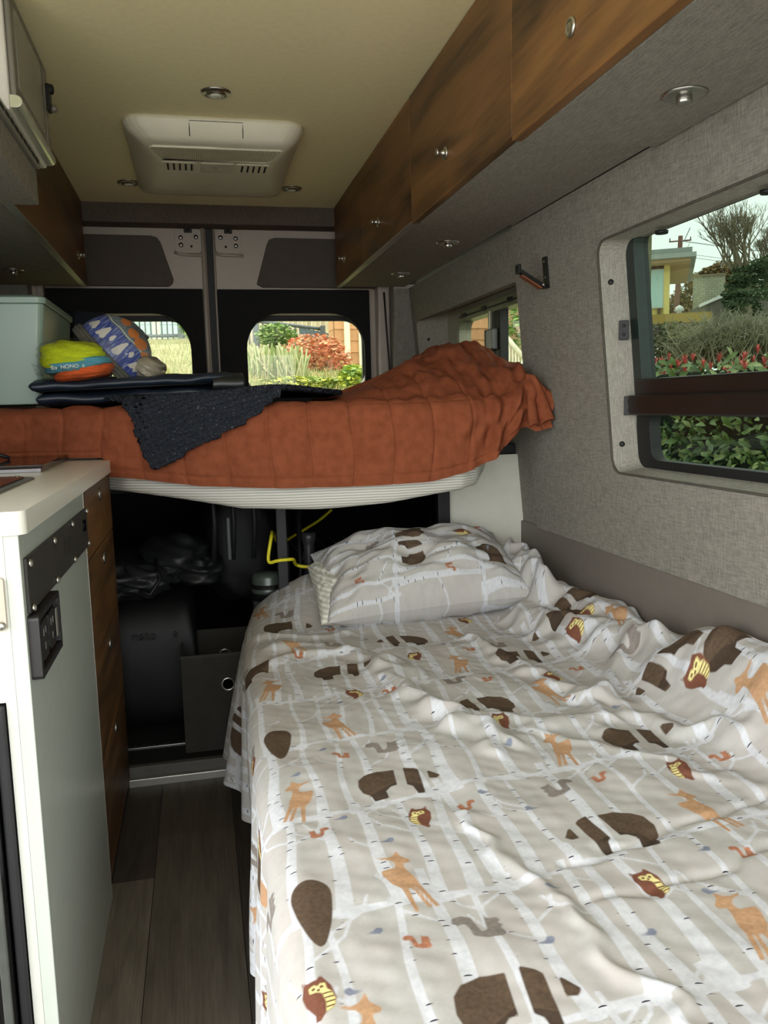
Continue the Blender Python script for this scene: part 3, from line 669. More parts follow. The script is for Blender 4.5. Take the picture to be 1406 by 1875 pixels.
ANI = dict(
bear=[(0.244, 1.171, 1, 3), (0.486, 0.949, -1, 3), (0.247, 0.683, 1, 3), (0.238, 1.72, 1, 3), (0.468, 1.435, -1, 3), (0.417, 1.908, -1, 3), (0.142, 2.112, 1, 2), (0.653, 1.699, 1, 3), (0.781, 1.798, -1, 2), (0.68, 1.216, 1, 3), (0.85, 1.864, -1, 3), (0.826, 1.375, -1, 3), (0.933, 1.516, 1, 1), (0.909, 1.271, 1, 1), (0.072, 1.375, -1, 4), (0.072, 0.883, -1, 4), (-0.016, 1.132, 1, 1), (0.064, 1.783, 1, 1), (-.16, 1.5, 1, 3), (-.2, .9, -1, 3), (-.18, 2.0, 1, 3)],
deer=[(0.178, 1.423, 1), (0.089, 1.15, -1), (0.184, 0.91, 1), (0.557, 1.935, 1), (0.504, 1.696, -1), (0.611, 1.471, 1), (0.539, 1.219, -1), (0.632, 0.97, 1), (0.542, 0.734, -1), (0.08, 1.651, -1), (0.859, 1.144, -1), (0.882, 1.675, -1), (0.095, 0.67, 1), (0.062, 2.277, 1), (0.142, 1.905, 1), (-0.04, 1.06, 1), (-.22, 1.25, 1), (-.15, 1.72, -1)],
owl=[(0.247, 1.06, -1), (0.474, 0.827, 1), (0.835, 1.288, 1), (0.241, 1.57, 1), (0.474, 1.351, -1), (0.674, 1.087, -1), (0.059, 0.743, 1), (0.614, 2.034, 1), (0.844, 1.774, 1), (0.793, 1.723, 1), (0.414, 1.774, -1), (0.653, 1.522, 1), (0.005, 1.363, -1), (-0.01, 1.138, -1), (-.24, 1.62, 1), (-.25, 2.1, 1), (-.2, 1.05, 1)],
squirrel=[(0.25, 0.803, 1), (0.247, 1.303, 1), (0.471, 1.087, -1), (0.456, 1.585, -1), (0.623, 1.801, 1), (0.826, 1.54, 1), (0.235, 1.885, 1), (0.003, 1.828, -1), (0.139, 2.205, 1), (0.0, 0.952, 1), (0.0, 1.414, 1), (-.1, 2.1, -1), (-.12, 1.3, 1)],
red=[(0.175, 0.794, 1), (0.321, 1.075, -1), (0.545, 1.099, -1), (0.623, 0.859, 1), (0.76, 1.105, 1), (0.524, 1.57, -1), (0.172, 1.288, 1), (0.101, 1.048, -1), (0.151, 1.843, 1), (0.31, 1.552, 1), (0.253, 2.076, 1), (0.551, 1.783, 1), (0.73, 1.576, 1), (-.1, 1.9, 1), (-.08, 1.6, 1)],
bird=[(0.133, 0.824, 1), (0.187, 1.0, 1), (0.423, 0.746, 1), (0.31, 0.761, 1), (0.092, 0.74, -1), (0.578, 0.877, 1), (0.357, 1.102, -1), (0.408, 1.042, -1), (0.357, 0.853, -1), (0.533, 0.8, -1), (0.089, 1.231, 1), (0.139, 1.084, 1), (0.307, 1.618, 1), (0.202, 1.531, 1), (0.45, 1.246, 1), (0.142, 1.321, 1), (.5, 1.84, 1), (.7, 1.34, -1), (.33, 1.95, 1)])
POLY = dict(
bear=(.128, [(-.5, .05), (-.47, .22), (-.38, .33), (-.2, .40), (0, .37), (.12, .40), (.25, .34), (.33, .25), (.43, .2), (.52, .06), (.47, .0), (.36, .02), (.30, -.08), (.29, -.31), (.15, -.31), (.13, -.13), (.05, -.05), (-.12, -.06), (-.2, -.14), (-.2, -.31), (-.37, -.31), (-.39, -.18), (-.47, -.1)]),
deer=(.128, [(-.22, .42), (-.07, .39), (.0, .41), (.08, .50), (.10, .40), (.20, .31), (.18, .27), (.09, .26), (.10, .18), (.17, .0), (.19, -.12), (.32, -.44), (.27, -.45), (.13, -.14), (.11, -.14), (.23, -.45), (.18, -.46), (.07, -.15), (.03, -.16), (.06, -.50), (.01, -.50), (-.04, -.15), (-.13, -.06), (-.20, .12), (-.20, .19), (-.02, .20), (.0, .28), (-.05, .34), (-.15, .37)]),
owl=(.062, [(-.28, .5), (-.18, .40), (.0, .40), (.08, .5), (.14, .36), (.22, .2), (.27, -.1), (.2, -.3), (.05, -.38), (-.05, -.5), (-.13, -.5), (-.12, -.36), (-.25, -.1), (-.3, .15), (-.25, .35)]),
owly=(.062, [(-.16, .28), (-.06, .30), (-.01, .24), (.05, .30), (.13, .28), (.14, .14), (.21, .06), (.25, -.14), (.19, -.30), (.06, -.37), (.09, -.15), (.05, .06), (-.04, .12), (-.15, .14)]),
squirrel=(.056, [(-.55, .25), (-.5, .45), (-.3, .5), (-.12, .4), (-.08, .1), (-.05, -.15), (.08, -.1), (.12, .15), (.16, .42), (.24, .28), (.38, .28), (.45, .18), (.36, .08), (.45, .0), (.36, -.1), (.42, -.3), (.3, -.42), (.0, -.38), (-.25, -.25), (-.25, 0), (-.3, .2), (-.42, .18)]),
bird=(.022, [(-.6, -.1), (-.1, .05), (.1, .32), (.38, .25), (.4, .0), (.2, -.25), (-.1, -.2)]))
EGG = [(.25*math.sin(t)*(1-.26*(1-math.cos(t))), .12+.36*math.cos(t)*(1 if math.cos(t) > 0 else 1.7)) for t in [2*pi*k/28 for k in range(28)]]
POLY['red'] = (.03, POLY['squirrel'][1])

def print_attrs(P, Q, ani, seed=1, q0=.62, rows=10, pr=(-.5, 1.2)):
    """signed distances of every printed motif, sampled on the cloth grid"""
    out = {k: np.full(P.shape, .03) for k in ('a_bear', 'a_deer', 'a_owl', 'a_owly', 'a_squirrel', 'a_red', 'a_bird', 'a_trunk')}
    out['lu'] = np.full(P.shape, 9.); out['lv'] = np.full(P.shape, 9.)
    def local(p, q, r):
        return np.where((np.abs(P-p) < r) & (np.abs(Q-q) < r))
    for kind, lst in ani.items():
        for it in lst:
            p, q, fl = it[:3]
            for kk in ((kind,) if kind != 'owl' else ('owl', 'owly')):
                s, poly = POLY[kk]; s = s*(it[4] if len(it) > 4 else 1.); ix = local(p, q, s*.62+.012)
                if not len(ix[0]): continue
                x = (P[ix]-p)/s*fl*(1.25 if kk == 'deer' else 1.); y = (Q[ix]-q)/s
                if len(it) > 4 and it[4] < 0: pass
                if kk == 'bear': y = y-(-.03)
                d = poly_sdf(x, y, poly)
                if kk == 'bear':
                    m = it[3]
                    if m in (2, 3): d = np.maximum(d, .052-np.abs(x-.32-.10*y))
                    if m == 3: d = np.maximum(d, .060-np.abs(x-.02-.12*y))
                    if m == 2: d = np.maximum(d, np.where((x > .1) & (x < .3), .05, -1))
                    if m == 1: d = np.maximum(d, x-.12-.1*y)
                    if m == 4: d = poly_sdf(x, y, EGG)
                if kk == 'owl' or (kk == 'bear' and it[3] != 4): out['lu'][ix] = x; out['lv'][ix] = y
                k = 'a_'+kk; out[k][ix] = np.minimum(out[k][ix], np.clip(d*s, -.03, .03))
    r = np.random.RandomState(seed); T = out['a_trunk']
    def ground(k, p): return q0+.237*k+.10*p+.010*np.sin(p*9+k*2.1)
    for k in range(-4, rows):
        gq = ground(k, P); d = np.abs(Q-gq)-(.006+.0018*np.sin(P*60+k)); np.minimum(T, d, out=T)
        p = pr[0]+r.rand()*.03
        while p < pr[1]:
            wb = .0055+r.rand()**1.5*.008; wt = wb*.55; a = float(ground(k, p)); b = a+.237+r.rand()*.05; lean = (r.rand()-.35)*.03
            ix = np.where((np.abs(P-p) < .06) & (Q > a-.01) & (Q < b))
            if len(ix[0]):
                t = np.clip((Q[ix]-a)/(b-a), 0, 1); c = p+lean*t+.003*np.sin(t*7+p*50)
                T[ix] = np.minimum(T[ix], np.abs(P[ix]-c)-(wb+(wt-wb)*t**.7))
            for _ in range(2):
                if r.rand() < .75:
                    t0 = .35+r.rand()*.5; sgn = 1 if r.rand() < .5 else -1; L = .025+r.rand()*.04; e0 = (p+lean*t0, a+(b-a)*t0); e1 = (e0[0]+sgn*L*.8, e0[1]+L*.6); e2 = (e1[0]+sgn*L*.2, e1[1]+L*.5)
                    ix = np.where((np.abs(P-e0[0]) < .08) & (np.abs(Q-e0[1]) < .09))
                    if len(ix[0]): T[ix] = np.minimum(T[ix], seg_dist(P[ix], Q[ix], [e0, e1, e2])-.0022)
            p += .034+r.rand()*.036
    out['a_trunk'] = np.clip(T, -.03, .03)
    return out

def print_material(name):
    g = N(name); v = g.n('ShaderNodeAttribute', attribute_name='fab').outputs['Vector']
    def mask(a, soft=.0012): 
        return g.n('ShaderNodeMapRange', i_Value=g.attr(a), i_From_Min=soft, i_From_Max=-soft).outputs[0]
    mp = g.n('ShaderNodeMapping'); g.t.links.new(v, mp.inputs[0]); mp.inputs['Scale'].default_value = (1, 1, 1); f = mp.outputs[0]
    n1 = g.noise(f, 55, 5, .7); n2 = g.noise(f, 9, 3)
    base = g.ramp(n1, [(.3, lin((174, 172, 168))), (.7, lin((188, 186, 182)))])
    base = g.mix(g.math('MULTIPLY', g.ramp(n2, [(.4, (0, 0, 0)), (.62, (1, 1, 1))]), .5), base, lin((186, 178, 174)))
    tcol = g.ramp(g.noise(f, 130, 3), [(.3, lin((196, 198, 203))), (.7, lin((212, 214, 219)))])
    tm = mask('a_trunk'); c = g.mix(g.math('MULTIPLY', tm, .92), base, tcol)
    # bark dashes, one per voronoi cell
    sc = g.n('ShaderNodeVectorMath', operation='MULTIPLY'); g.t.links.new(f, sc.inputs[0]); sc.inputs[1].default_value = (46, 40, 1)
    vo = g.n('ShaderNodeTexVoronoi', voronoi_dimensions='2D', i_Scale=1.0, i_Randomness=.9); g.t.links.new(sc.outputs[0], vo.inputs['Vector'])
    df = g.n('ShaderNodeVectorMath', operation='SUBTRACT'); g.t.links.new(sc.outputs[0], df.inputs[0]); g.t.links.new(vo.outputs['Position'], df.inputs[1])
    sp = g.n('ShaderNodeSeparateXYZ'); g.t.links.new(df.outputs[0], sp.inputs[0]); sr = g.n('ShaderNodeSeparateColor'); g.t.links.new(vo.outputs['Color'], sr.inputs[0])
    xx = g.math('ABSOLUTE', g.math('MULTIPLY', sp.outputs[0], 3.9)); yy = g.math('SUBTRACT', g.math('MULTIPLY', sp.outputs[1], 22.), g.math('MULTIPLY', g.math('MULTIPLY', xx, xx), -.9))
    e = g.math('ADD', g.math('MULTIPLY', xx, xx), g.math('MULTIPLY', yy, yy)); dash = g.math('MULTIPLY', g.math('LESS_THAN', e, .75), g.math('GREATER_THAN', sr.outputs[0], .42))
    dash = g.math('MULTIPLY', dash, g.n('ShaderNodeMapRange', i_Value=g.attr('a_trunk'), i_From_Min=.004, i_From_Max=-.0005).outputs[0])
    c = g.mix(dash, c, lin((62, 56, 66)))
    dn = g.noise(f, 160, 4)
    def sh(col, k=.14): return g.ramp(dn, [(.3, tuple(x*(1-k) for x in lin(col))), (.7, tuple(x*(1+k) for x in lin(col)))])
    lu, lv = g.attr('lu'), g.attr('lv')
    bel = g.math('LESS_THAN', g.math('ADD', lv, g.math('MULTIPLY', g.math('ABSOLUTE', g.math('SUBTRACT', lu, -.02)), .55)), .035)
    c = g.mix(mask('a_bear'), c, g.mix(g.math('MULTIPLY', bel, .6), sh((88, 73, 59), .2), lin((58, 48, 42)))); c = g.mix(mask('a_deer'), c, sh((184, 146, 112)))
    c = g.mix(mask('a_owl'), c, sh((118, 76, 60))); c = g.mix(mask('a_owly'), c, sh((226, 216, 148)))
    stripe = g.math('MULTIPLY', g.math('GREATER_THAN', g.math('SINE', g.math('MULTIPLY', g.math('ADD', lv, g.math('MULTIPLY', lu, -.12)), 62.)), .45), g.math('LESS_THAN', lv, .06))
    def dot(u, v, r): return g.math('LESS_THAN', g.math('ADD', g.math('POWER', g.math('SUBTRACT', lu, u), 2.), g.math('POWER', g.math('SUBTRACT', lv, v), 2.)), r*r)
    mk = g.math('MAXIMUM', stripe, g.math('MAXIMUM', dot(-.08, .21, .034), g.math('MAXIMUM', dot(.06, .21, .034), dot(.0, .15, .03))))
    c = g.mix(g.math('MULTIPLY', g.math('MULTIPLY', mask('a_owly', .0006), mk), .85), c, lin((104, 58, 42)))
    c = g.mix(mask('a_squirrel'), c, sh((134, 126, 120))); c = g.mix(mask('a_red'), c, sh((170, 116, 90), .3)); c = g.mix(mask('a_bird'), c, sh((128, 134, 150)))
    g.bump(g.noise(f, 700, 2), .12, .0006)
    return g.fin(c, .9, spec=.15)
PRINT = print_material('woodland_print_cotton')
bed = thing('lower_bed', (.52, 1.4, 0), 'lower bed made up with a woodland animal print cotton sheet', 'bed')
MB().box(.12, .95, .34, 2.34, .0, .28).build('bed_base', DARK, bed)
MB().box(.105, .945, .34, 2.36, .28, .445).build('mattress', plain('pale_mattress', (210, 206, 198), .9), bed, bevel=.03)
np_, nq_ = 420, 650
pp = np.linspace(P_MIN, P_MAX, np_); qq = np.linspace(Q_MIN, Q_MAX, nq_)
PG, QG = np.meshgrid(pp, qq, indexing='ij'); sx_, sy_, sz_ = sheet_surface(PG, QG)
fast_grid('bed_sheet', np.stack([sx_, sy_, sz_], -1), PRINT, bed, print_attrs(PG, QG, ANI), (PG, QG))

# ---- pillow
pil = thing('pillow', (.58, 2.2, .54), 'plump pillow in the woodland print case at the head of the lower bed', 'pillow')
a_, b_ = np.linspace(-1, 1, 200), np.linspace(-1, 1, 130)
def pillow_half(sgn, A, B, hx, hy, hz, seed):
    ww = Waves(seed, .9, 12); w3 = Waves(seed+1, .3, 12)
    pr_ = (1-np.abs(A)**2.6)*(1-np.abs(B)**2.4); th = hz*np.sign(pr_)*np.abs(pr_)**.55
    x = A*hx*(1-.06*(1-np.abs(B)**2)*np.abs(A)**3); y = B*hy*(1-.07*(1-np.abs(A)**2)*np.abs(B)**3)
    return x, y, sgn*th*(1+.10*ww(A, B)) + sgn*.0035*w3(A, B)*np.minimum(1, pr_*4)
A_, B_ = np.meshgrid(a_, b_, indexing='ij')
def place(x, y, z, c, rx, rz=0, ry=0):
    M = Matrix.Rotation(rz, 3, 'Z') @ Matrix.Rotation(ry, 3, 'Y') @ Matrix.Rotation(rx, 3, 'X'); M = np.array(M)
    return np.stack([x, y, z], -1) @ M.T + np.array(c)
PC, PRX, PRZ = (.585, 2.205, .600), math.radians(19), math.radians(-2)
PANI = dict(bear=[(-.02, .06, 1, 1), (-.03, -.04, 1, 3, .8), (.2, -.09, -1, 1, .9)], deer=[], owl=[(.15, .045, -1)], squirrel=[(-.125, .035, 1)], red=[(.06, -.13, 1), (.22, .1, 1), (-.2, -.12, 1), (-.08, .13, 1)], bird=[(.03, .11, 1), (.2, -.05, 1), (-.2, .08, 1), (.1, -.06, 1)])
for nm, sg in (('pillowcase_top', 1), ('pillowcase_bottom', -1)):
    x, y, z = pillow_half(sg, A_, B_, .285, .185, .112, 31+sg)
    at = print_attrs(B_*.19+.3, A_*.30+1.2, dict(bear=[(PB+.3, PA+1.2, f, m, *r_) for PA, PB, f, m, *r_ in PANI['bear']], **{k: [(q+.3, p+1.2, f) for p, q, f in PANI[k]] for k in ('deer', 'owl', 'squirrel', 'red', 'bird')}), seed=4)
    fast_grid(nm, place(x, y, z, PC, PRX, PRZ, math.radians(-3.5)), PRINT, pil, at, (B_*.19+.3, A_*.30+1.2))
g = N('striped_ticking'); wv = g.n('ShaderNodeTexWave', wave_type='BANDS', bands_direction='Z', i_Scale=28., i_Vector=g.coord())
TICK = g.fin(g.ramp(wv.outputs['Fac'], [(.35, lin((196, 196, 184))), (.6, lin((226, 225, 214)))]), .9)
ai, bi = np.meshgrid(np.linspace(-1, 1, 40), np.linspace(-1, 1, 40), indexing='ij')
for sg in (1, -1):
    x, y, z = pillow_half(sg, ai, bi, .075, .155, .055, 51)
    fast_grid('pillow_insert', place(x-.225, y-.015, z-.012, PC, PRX, PRZ, math.radians(-3.5)), TICK, pil)

# ================================================================== RAISED BED
def YF(x): return np.interp(x, [-.8, -.44, -.2, .0, .2, .5, .75, .95], [2.378, 2.375, 2.26, 2.175, 2.12, 2.09, 2.10, 2.115])
def YM(x): return np.interp(x, [-.8, -.27, -.2, .0, .2, .5, .70, .76, .82, .88, .95], [2.40, 2.395, 2.285, 2.20, 2.145, 2.115, 2.125, 2.17, 2.28, 2.42, 2.50])
def ZM(x): return np.interp(x, [-.8, -.2, .1, .3, .5, .70, .76, .82, .88, .95], [.868, .862, .808, .806, .815, .834, .842, .872, .915, .945])
g = N('ribbed_white_cover'); wv = g.n('ShaderNodeTexWave', wave_type='BANDS', bands_direction='Z', i_Scale=42., i_Distortion=.4, i_Vector=g.coord((1, 1, 1)))
c_ = g.ramp(wv.outputs['Fac'], [(.3, lin((188, 185, 174))), (.7, lin((230, 228, 218)))]); g.bump(wv.outputs['Fac'], .3, .002)
RIB = g.fin(c_, .9)
bed2 = thing('raised_bed', (.08, 2.9, .9), 'raised bed across the van with a white ribbed mattress cover', 'bed')
xs = np.linspace(-.775, .948, 140); prof = []
for t in np.linspace(0, 1, 26): prof.append(t)
Pm = np.zeros((len(xs), 26, 3))
for i, x in enumerate(xs):
    yf = float(YM(x)); zb = float(ZM(x)); h = 1.06-zb
    for j, t in enumerate(prof):
        if t < .25: u = t/.25; y = 2.62+(yf+.05-2.62)*u; z = zb+.03-.03*u**3
        elif t < .75: a = (t-.25)/.5*pi; y = yf+.05-.045*math.sin(a)**.6; z = zb+h*(1-math.cos(a))/2
        else: u = (t-.75)/.25; y = yf+.05+(3.45-yf-.05)*u; z = 1.06
        Pm[i, j] = (x, y, z+.004*math.sin(x*9+t*5)*(t < .6))
fast_grid('mattress_cover', Pm, RIB, bed2)
MB().box(-.775, .945, 2.50, 3.47, .902, 1.03).build('mattress', plain('mattress_foam', (200, 196, 186), .9), bed2, bevel=.02)
bf = thing('bed_frame', (.08, 2.42, .05), 'black steel frame carrying the raised bed above the garage', 'bed frame')
for x0, x1 in ((.208, .238), (.704, .742)): MB().box(x0, x1, 2.395, 2.425, .05, .87).build('post', BLACKM, bf, bevel=.002)
MB().box(-.775, .968, 2.425, 2.455, .916, .946).build('front_rail', BLACKM, bf, bevel=.002)
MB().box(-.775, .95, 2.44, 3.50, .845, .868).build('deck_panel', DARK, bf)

# ---- rust quilt
QT = 1.09
def heap(x, y):
    h = .142*sm01(.54, .80, x)*(1-.42*sm01(.84, .95, x))*sm01(2.11, 2.48, y)*(1-sm01(2.66, 3.05, y))
    h = h+.055*np.exp(-((x-.60)/.10)**2-((y-2.36)/.12)**2)*sm01(2.1, 2.25, y)+.03*sm01(.35, .5, x)*sm01(2.12, 2.2, y)*(1-sm01(2.8, 3, y))
    h = h+.05*np.exp(-((x-.885)/.045)**2-((y-2.17)/.08)**2)
    return h
HX = [-.8, -.252, -.238, -.2, .0, .2, .4, .60, .70, .775, .818, .853, .876, .90, .945]; HZ = [.957, .957, .906, .905, .880, .870, .868, .872, .893, .925, .962, 1.003, 1.008, .995, 1.005]
def hemz(x): return np.interp(x, HX, HZ)
_q1 = Waves(21, .20, 14); _q2 = Waves(22, .07, 14, (1.3, .8)); _q3 = Waves(23, .16, 12, (1.4, .25))
def quilt_surface(X, T):
    """T 0..1 over the top from the back to the front edge, 1..2 down the front"""
    yf = YF(X); top = T <= 1
    r = .035
    u = np.clip(T, 0, 1); yb = 3.44
    y = yb+(yf+r-yb)*u; z = QT+heap(X, y)*1.0
    zt = QT+heap(X, yf+r)
    v = np.clip(T-1, 0, 1); L = zt-hemz(X); s = v*(L+r*(pi/2-1)); a = np.clip(s/r, 0, pi/2)
    y2 = yf+r-r*np.sin(a); z2 = zt-r*(1-np.cos(a))-np.maximum(s-r*pi/2, 0)
    y = np.where(top, y, y2); z = np.where(top, z, z2)
    front = sm01(1.0, 1.12, T)
    # quilting channels, hem seam, puckers
    per = .1065; ph = (X+.037+.006*np.sin(T*5+X*6))/per; dch = np.abs(ph-np.round(ph))*per
    ch = np.exp(-(dch/.0035)**2)
    hem = np.exp(-((v-.90)/.022)**2)*front+np.exp(-((T-1.10)/.012)**2)*sm01(.3, .5, X)*.8
    puff = (1-np.exp(-(dch/.016)**2))
    d = .0035*puff-.0045*ch-.003*hem*(1-ch)+.0009*_q2(X, T*.25+2)+.0022*_q1(X, T*.3)
    d = d+sm01(.62, .80, X)*(.009*_q3(X*2.0, T*.3)+.006*np.sin(X*95+4*np.sin(T*4))*front)
    y = y-front*d; z = z+(1-front)*(d*1.0+sm01(.45, .6, X)*.0032*_q2(X*.9+1, y*.9)+sm01(.45, .6, X)*(1-front)*.006*_q1(X+3, y*.8))
    y = y-front*.010*np.sin(pi*np.clip(v, 0, 1))
    # corner that swings out over the wall edge
    k = sm01(.84, .945, X)
    y = y-k*front*.012
    x = X+k*front*.004*np.sin(v*6)
    return x, y, z
tt = np.concatenate([np.linspace(0, .75, 70), np.linspace(.752, 1, 60)[0:], np.linspace(1.006, 2, 110)])
XG, TG = np.meshgrid(np.linspace(-.79, .944, 560), tt, indexing='ij')
g = N('rust_quilt_cotton'); f = g.noise(g.coord(), 40, 4); f2 = g.noise(g.coord(), 600, 2)
c_ = g.ramp(f, [(.3, lin((126, 66, 41))), (.7, lin((143, 79, 52)))]); g.bump(g.noise(g.coord((1.6, 1, .8), rot=(0, .5, 0)), 20, 4, .55, 1.4), .4, .007); RUST = g.fin(c_, .88, spec=.2)
qu = thing('quilt', (.08, 2.3, 1.09), 'rust orange channel quilt over the raised bed, rumpled at one end', 'quilt')
fast_grid('quilt_cover', np.stack(quilt_surface(XG, TG), -1), RUST, qu)
# turned-back thick edge climbing the mound
ed = [(.36, 2.62, 1.098), (.42, 2.61, 1.106), (.476, 2.60, 1.126), (.53, 2.60, 1.145), (.585, 2.60, 1.166), (.65, 2.60, 1.197), (.713, 2.60, 1.226), (.78, 2.60, 1.244), (.84, 2.60, 1.252), (.90, 2.62, 1.238), (.938, 2.64, 1.20)]
QSHADE = plain('quilt_reverse_shade', (98, 50, 32), .9, var=.1)  # shadow under the turned edge put into a darker rust colour
cu_ = np.array([[(x, y+.004, z-.004), (x+.004, y+.025, z-(z-1.085)*.45), (x, y+.06, 1.085)] for x, y, z in ed]); 
ob = fast_grid('quilt_underside', cu_, QSHADE, qu); m_ = ob.modifiers.new('th', 'SOLIDIFY'); m_.thickness = .008
MB().tube(ed, [.003]+[.009]*9+[.004], 8).build('folded_edge', RUST, qu)
# tail hanging in front of the wall edge
tl = np.zeros((26, 24, 3))
for i in range(26):
    for j in range(24):
        a = i/25; b = j/23
        p0 = np.array((.885, 2.135, 1.150)); p1 = np.array((.903, 2.118, 1.148)); p2 = np.array((.868, 2.075, 1.008)); p3 = np.array((.934, 2.085, 1.022))
        p = (p0*(1-b)+p1*b)*(1-a)+(p2*(1-b)+p3*b)*a
        p[1] -= .012*math.sin(b*pi*2.5+.6)*a; p[2] += .010*math.sin(b*9)*a*.6
        tl[i, j] = p
ob = fast_grid('corner_tail', tl, RUST, qu); m_ = ob.modifiers.new('th', 'SOLIDIFY'); m_.thickness = .009

# ---- knitted throw
KX0, KX1 = -.235, .405
def kdrop(x): return np.interp(x, [-.235, -.20, -.165, -.137, -.120, -.095, -.05, .074, .15, .226, .30, .405], [.0, .02, .07, .150, .188, .186, .160, .098, .058, .0, -.07, -.20])
def throw_surface(X, S):
    dr = kdrop(X); yf = YF(X)-.018; r = .042; zt = QT+.022
    yback = 2.62; arc = r*pi/2
    flat = yback-(yf+r); total = flat+np.where(dr > 0, arc*np.clip(dr/.05, 0, 1)+np.maximum(dr-.05, 0), dr)
    s = S*total
    a = np.clip((s-flat)/r, 0, pi/2); dn = np.maximum(s-flat-arc, 0)
    y = yback-np.minimum(s, flat)-r*np.sin(a); z = zt-r*(1-np.cos(a))-dn
    z = z+.016*np.exp(-((X-.20)/.14)**2)*sm01(0, .3, S)*(a < .3)
    y = y-.012*sm01(0, .05, dn)
    # chunky knit: rows along X with interlocking stitches
    st = .0155; row = s/st; off = .5*np.mod(np.floor(row), 2); colp = X/.015+off+.25*np.sin(row*2*pi)
    kn = np.abs(np.sin(row*pi))**.7*(.55+.45*np.abs(np.sin(colp*pi)))
    k = .0105*kn; ny = np.sin(a); nz = np.cos(a)
    return X+.004*np.sin(s*20)+.0015*np.sin(colp*2*pi), y-k*ny, z+k*nz
XG2, SG2 = np.meshgrid(np.linspace(KX0, KX1, 260), np.linspace(0, 1, 300), indexing='ij')
g = N('navy_chunky_knit'); v = g.coord(); f = g.noise(v, 500, 2); f3 = g.noise(v, 140, 3)
c_ = g.ramp(f, [(.35, lin((18, 20, 26))), (.62, lin((56, 59, 67)))]); c_ = g.mix(g.math('MULTIPLY', g.math('GREATER_THAN', f3, .66), .5), c_, lin((112, 114, 122)))
KNIT = g.fin(c_, .95, spec=.1)
th = fast_grid('knitted_throw', np.stack(throw_surface(XG2, SG2), -1), KNIT); tag(th, 'dark navy chunky knitted throw draped in a point over the rust quilt', 'blanket')
m_ = th.modifiers.new('th', 'SOLIDIFY'); m_.thickness = .008; m_.offset = -1

# ---- things on the raised bed
def pillow_obj(name, c, hx, hy, hz, mat, rx=0, rz=0, ry=0, n=60, seed=3, parent=None):
    A, B = np.meshgrid(np.linspace(-1, 1, n), np.linspace(-1, 1, n), indexing='ij'); mm = MB()
    for sg in (1, -1):
        x, y, z = pillow_half(sg, A, B, hx, hy, hz, seed); mm.grid(place(x, y, z, c, rx, rz, ry))
    return mm.build(name, mat, parent)
wp = pillow_obj('white_pillow', (.858, 2.66, 1.158), .088, .17, .070, plain('white_cotton', (226, 226, 224), .9, var=.02), ry=math.radians(8)); tag(wp, 'white pillow peeking out from under the quilt by the small window', 'pillow')
NAVY = plain('navy_nylon', (28, 38, 52), .42, var=.15, scale=12)
pad = thing('folded_mat', (-.18, 2.6, 1.11), 'navy folded nylon mat lying across the raised bed', 'mat')
def puff_slab(x0, x1, y0, y1, z0a, z0b, h, seed, r=.5):
    wv = Waves(seed, .25, 10); rings = []
    n = 26
    for i in range(34):
        t = .5-.5*math.cos(pi*i/33); x = x0+(x1-x0)*t; zb = z0a+(z0b-z0a)*t; e = (1-abs(2*t-1)**44)**.5 if 0 < t < 1 else .05
        ring = []
        for k in range(n):
            a = 2*pi*k/n; ca, sa = math.cos(a), math.sin(a); ex = .45
            yy = (y0+y1)/2+(y1-y0)/2*math.copysign(abs(ca)**ex, ca)*(.985+.015*e); zz = zb+h/2+h/2*math.copysign(abs(sa)**.7, sa)*max(e, .08)
            ring.append((x, yy+.004*float(wv(x, zz*3)), zz+.0025*float(wv(x*2, yy*2))))
        rings.append(ring)
    return MB().loft(rings, sm=True)
puff_slab(-.425, .075, 2.385, 2.84, 1.094, 1.106, .040, 1).build('lower_layer', NAVY, pad)
puff_slab(-.44, .105, 2.380, 2.86, 1.130, 1.146, .040, 2).build('upper_layer', NAVY, pad)
puff_slab(.045, .135, 2.372, 2.86, 1.108, 1.110, .074, 3).build('end_fold', plain('black_nylon', (30, 32, 34), .35, var=.2), pad)
MB().tube([(-.42, 2.376, 1.136), (-.2, 2.372, 1.143), (.04, 2.368, 1.150)], .002, 6).build('piping', BLACKM, pad)
# storage bin
g = N('frosted_teal_plastic'); BINM = g.fin(lin((158, 180, 166)), .3, Transmission_Weight=.0)
g.b.inputs['Subsurface Weight'].default_value = .15; g.b.inputs['Subsurface Radius'].default_value = (.05, .05, .05)
bn = thing('storage_bin', (-.60, 2.8, 1.10), 'frosted pale teal plastic storage bin on the quilt under the short cabinet', 'bin')
def rrz(x0, x1, y0, y1, r, z): return [(x, y, z) for x, y in rr(x0, x1, y0, y1, r, 5)]
MB().loft([rrz(-.765, -.432, 2.53, 3.02, .02, 1.104), rrz(-.775, -.420, 2.52, 3.04, .02, 1.25), rrz(-.785, -.408, 2.515, 3.05, .02, 1.385)]).build('bin_body', BINM, bn, bevel=.003)
MB().loft([rrz(-.79, -.402, 2.508, 3.06, .025, 1.385), rrz(-.79, -.402, 2.508, 3.06, .025, 1.402), rrz(-.775, -.420, 2.53, 3.04, .025, 1.410)]).build('lid', BINM, bn, bevel=.002)
nc = puff_slab(-.405, -.300, 3.06, 3.22, 1.10, 1.10, .33, 5).build('folded_cloth', plain('dark_navy_fleece', (20, 28, 38), .95, var=.2)); tag(nc, 'dark navy folded cloth wedged between the teal bin and the rear window', 'cloth')
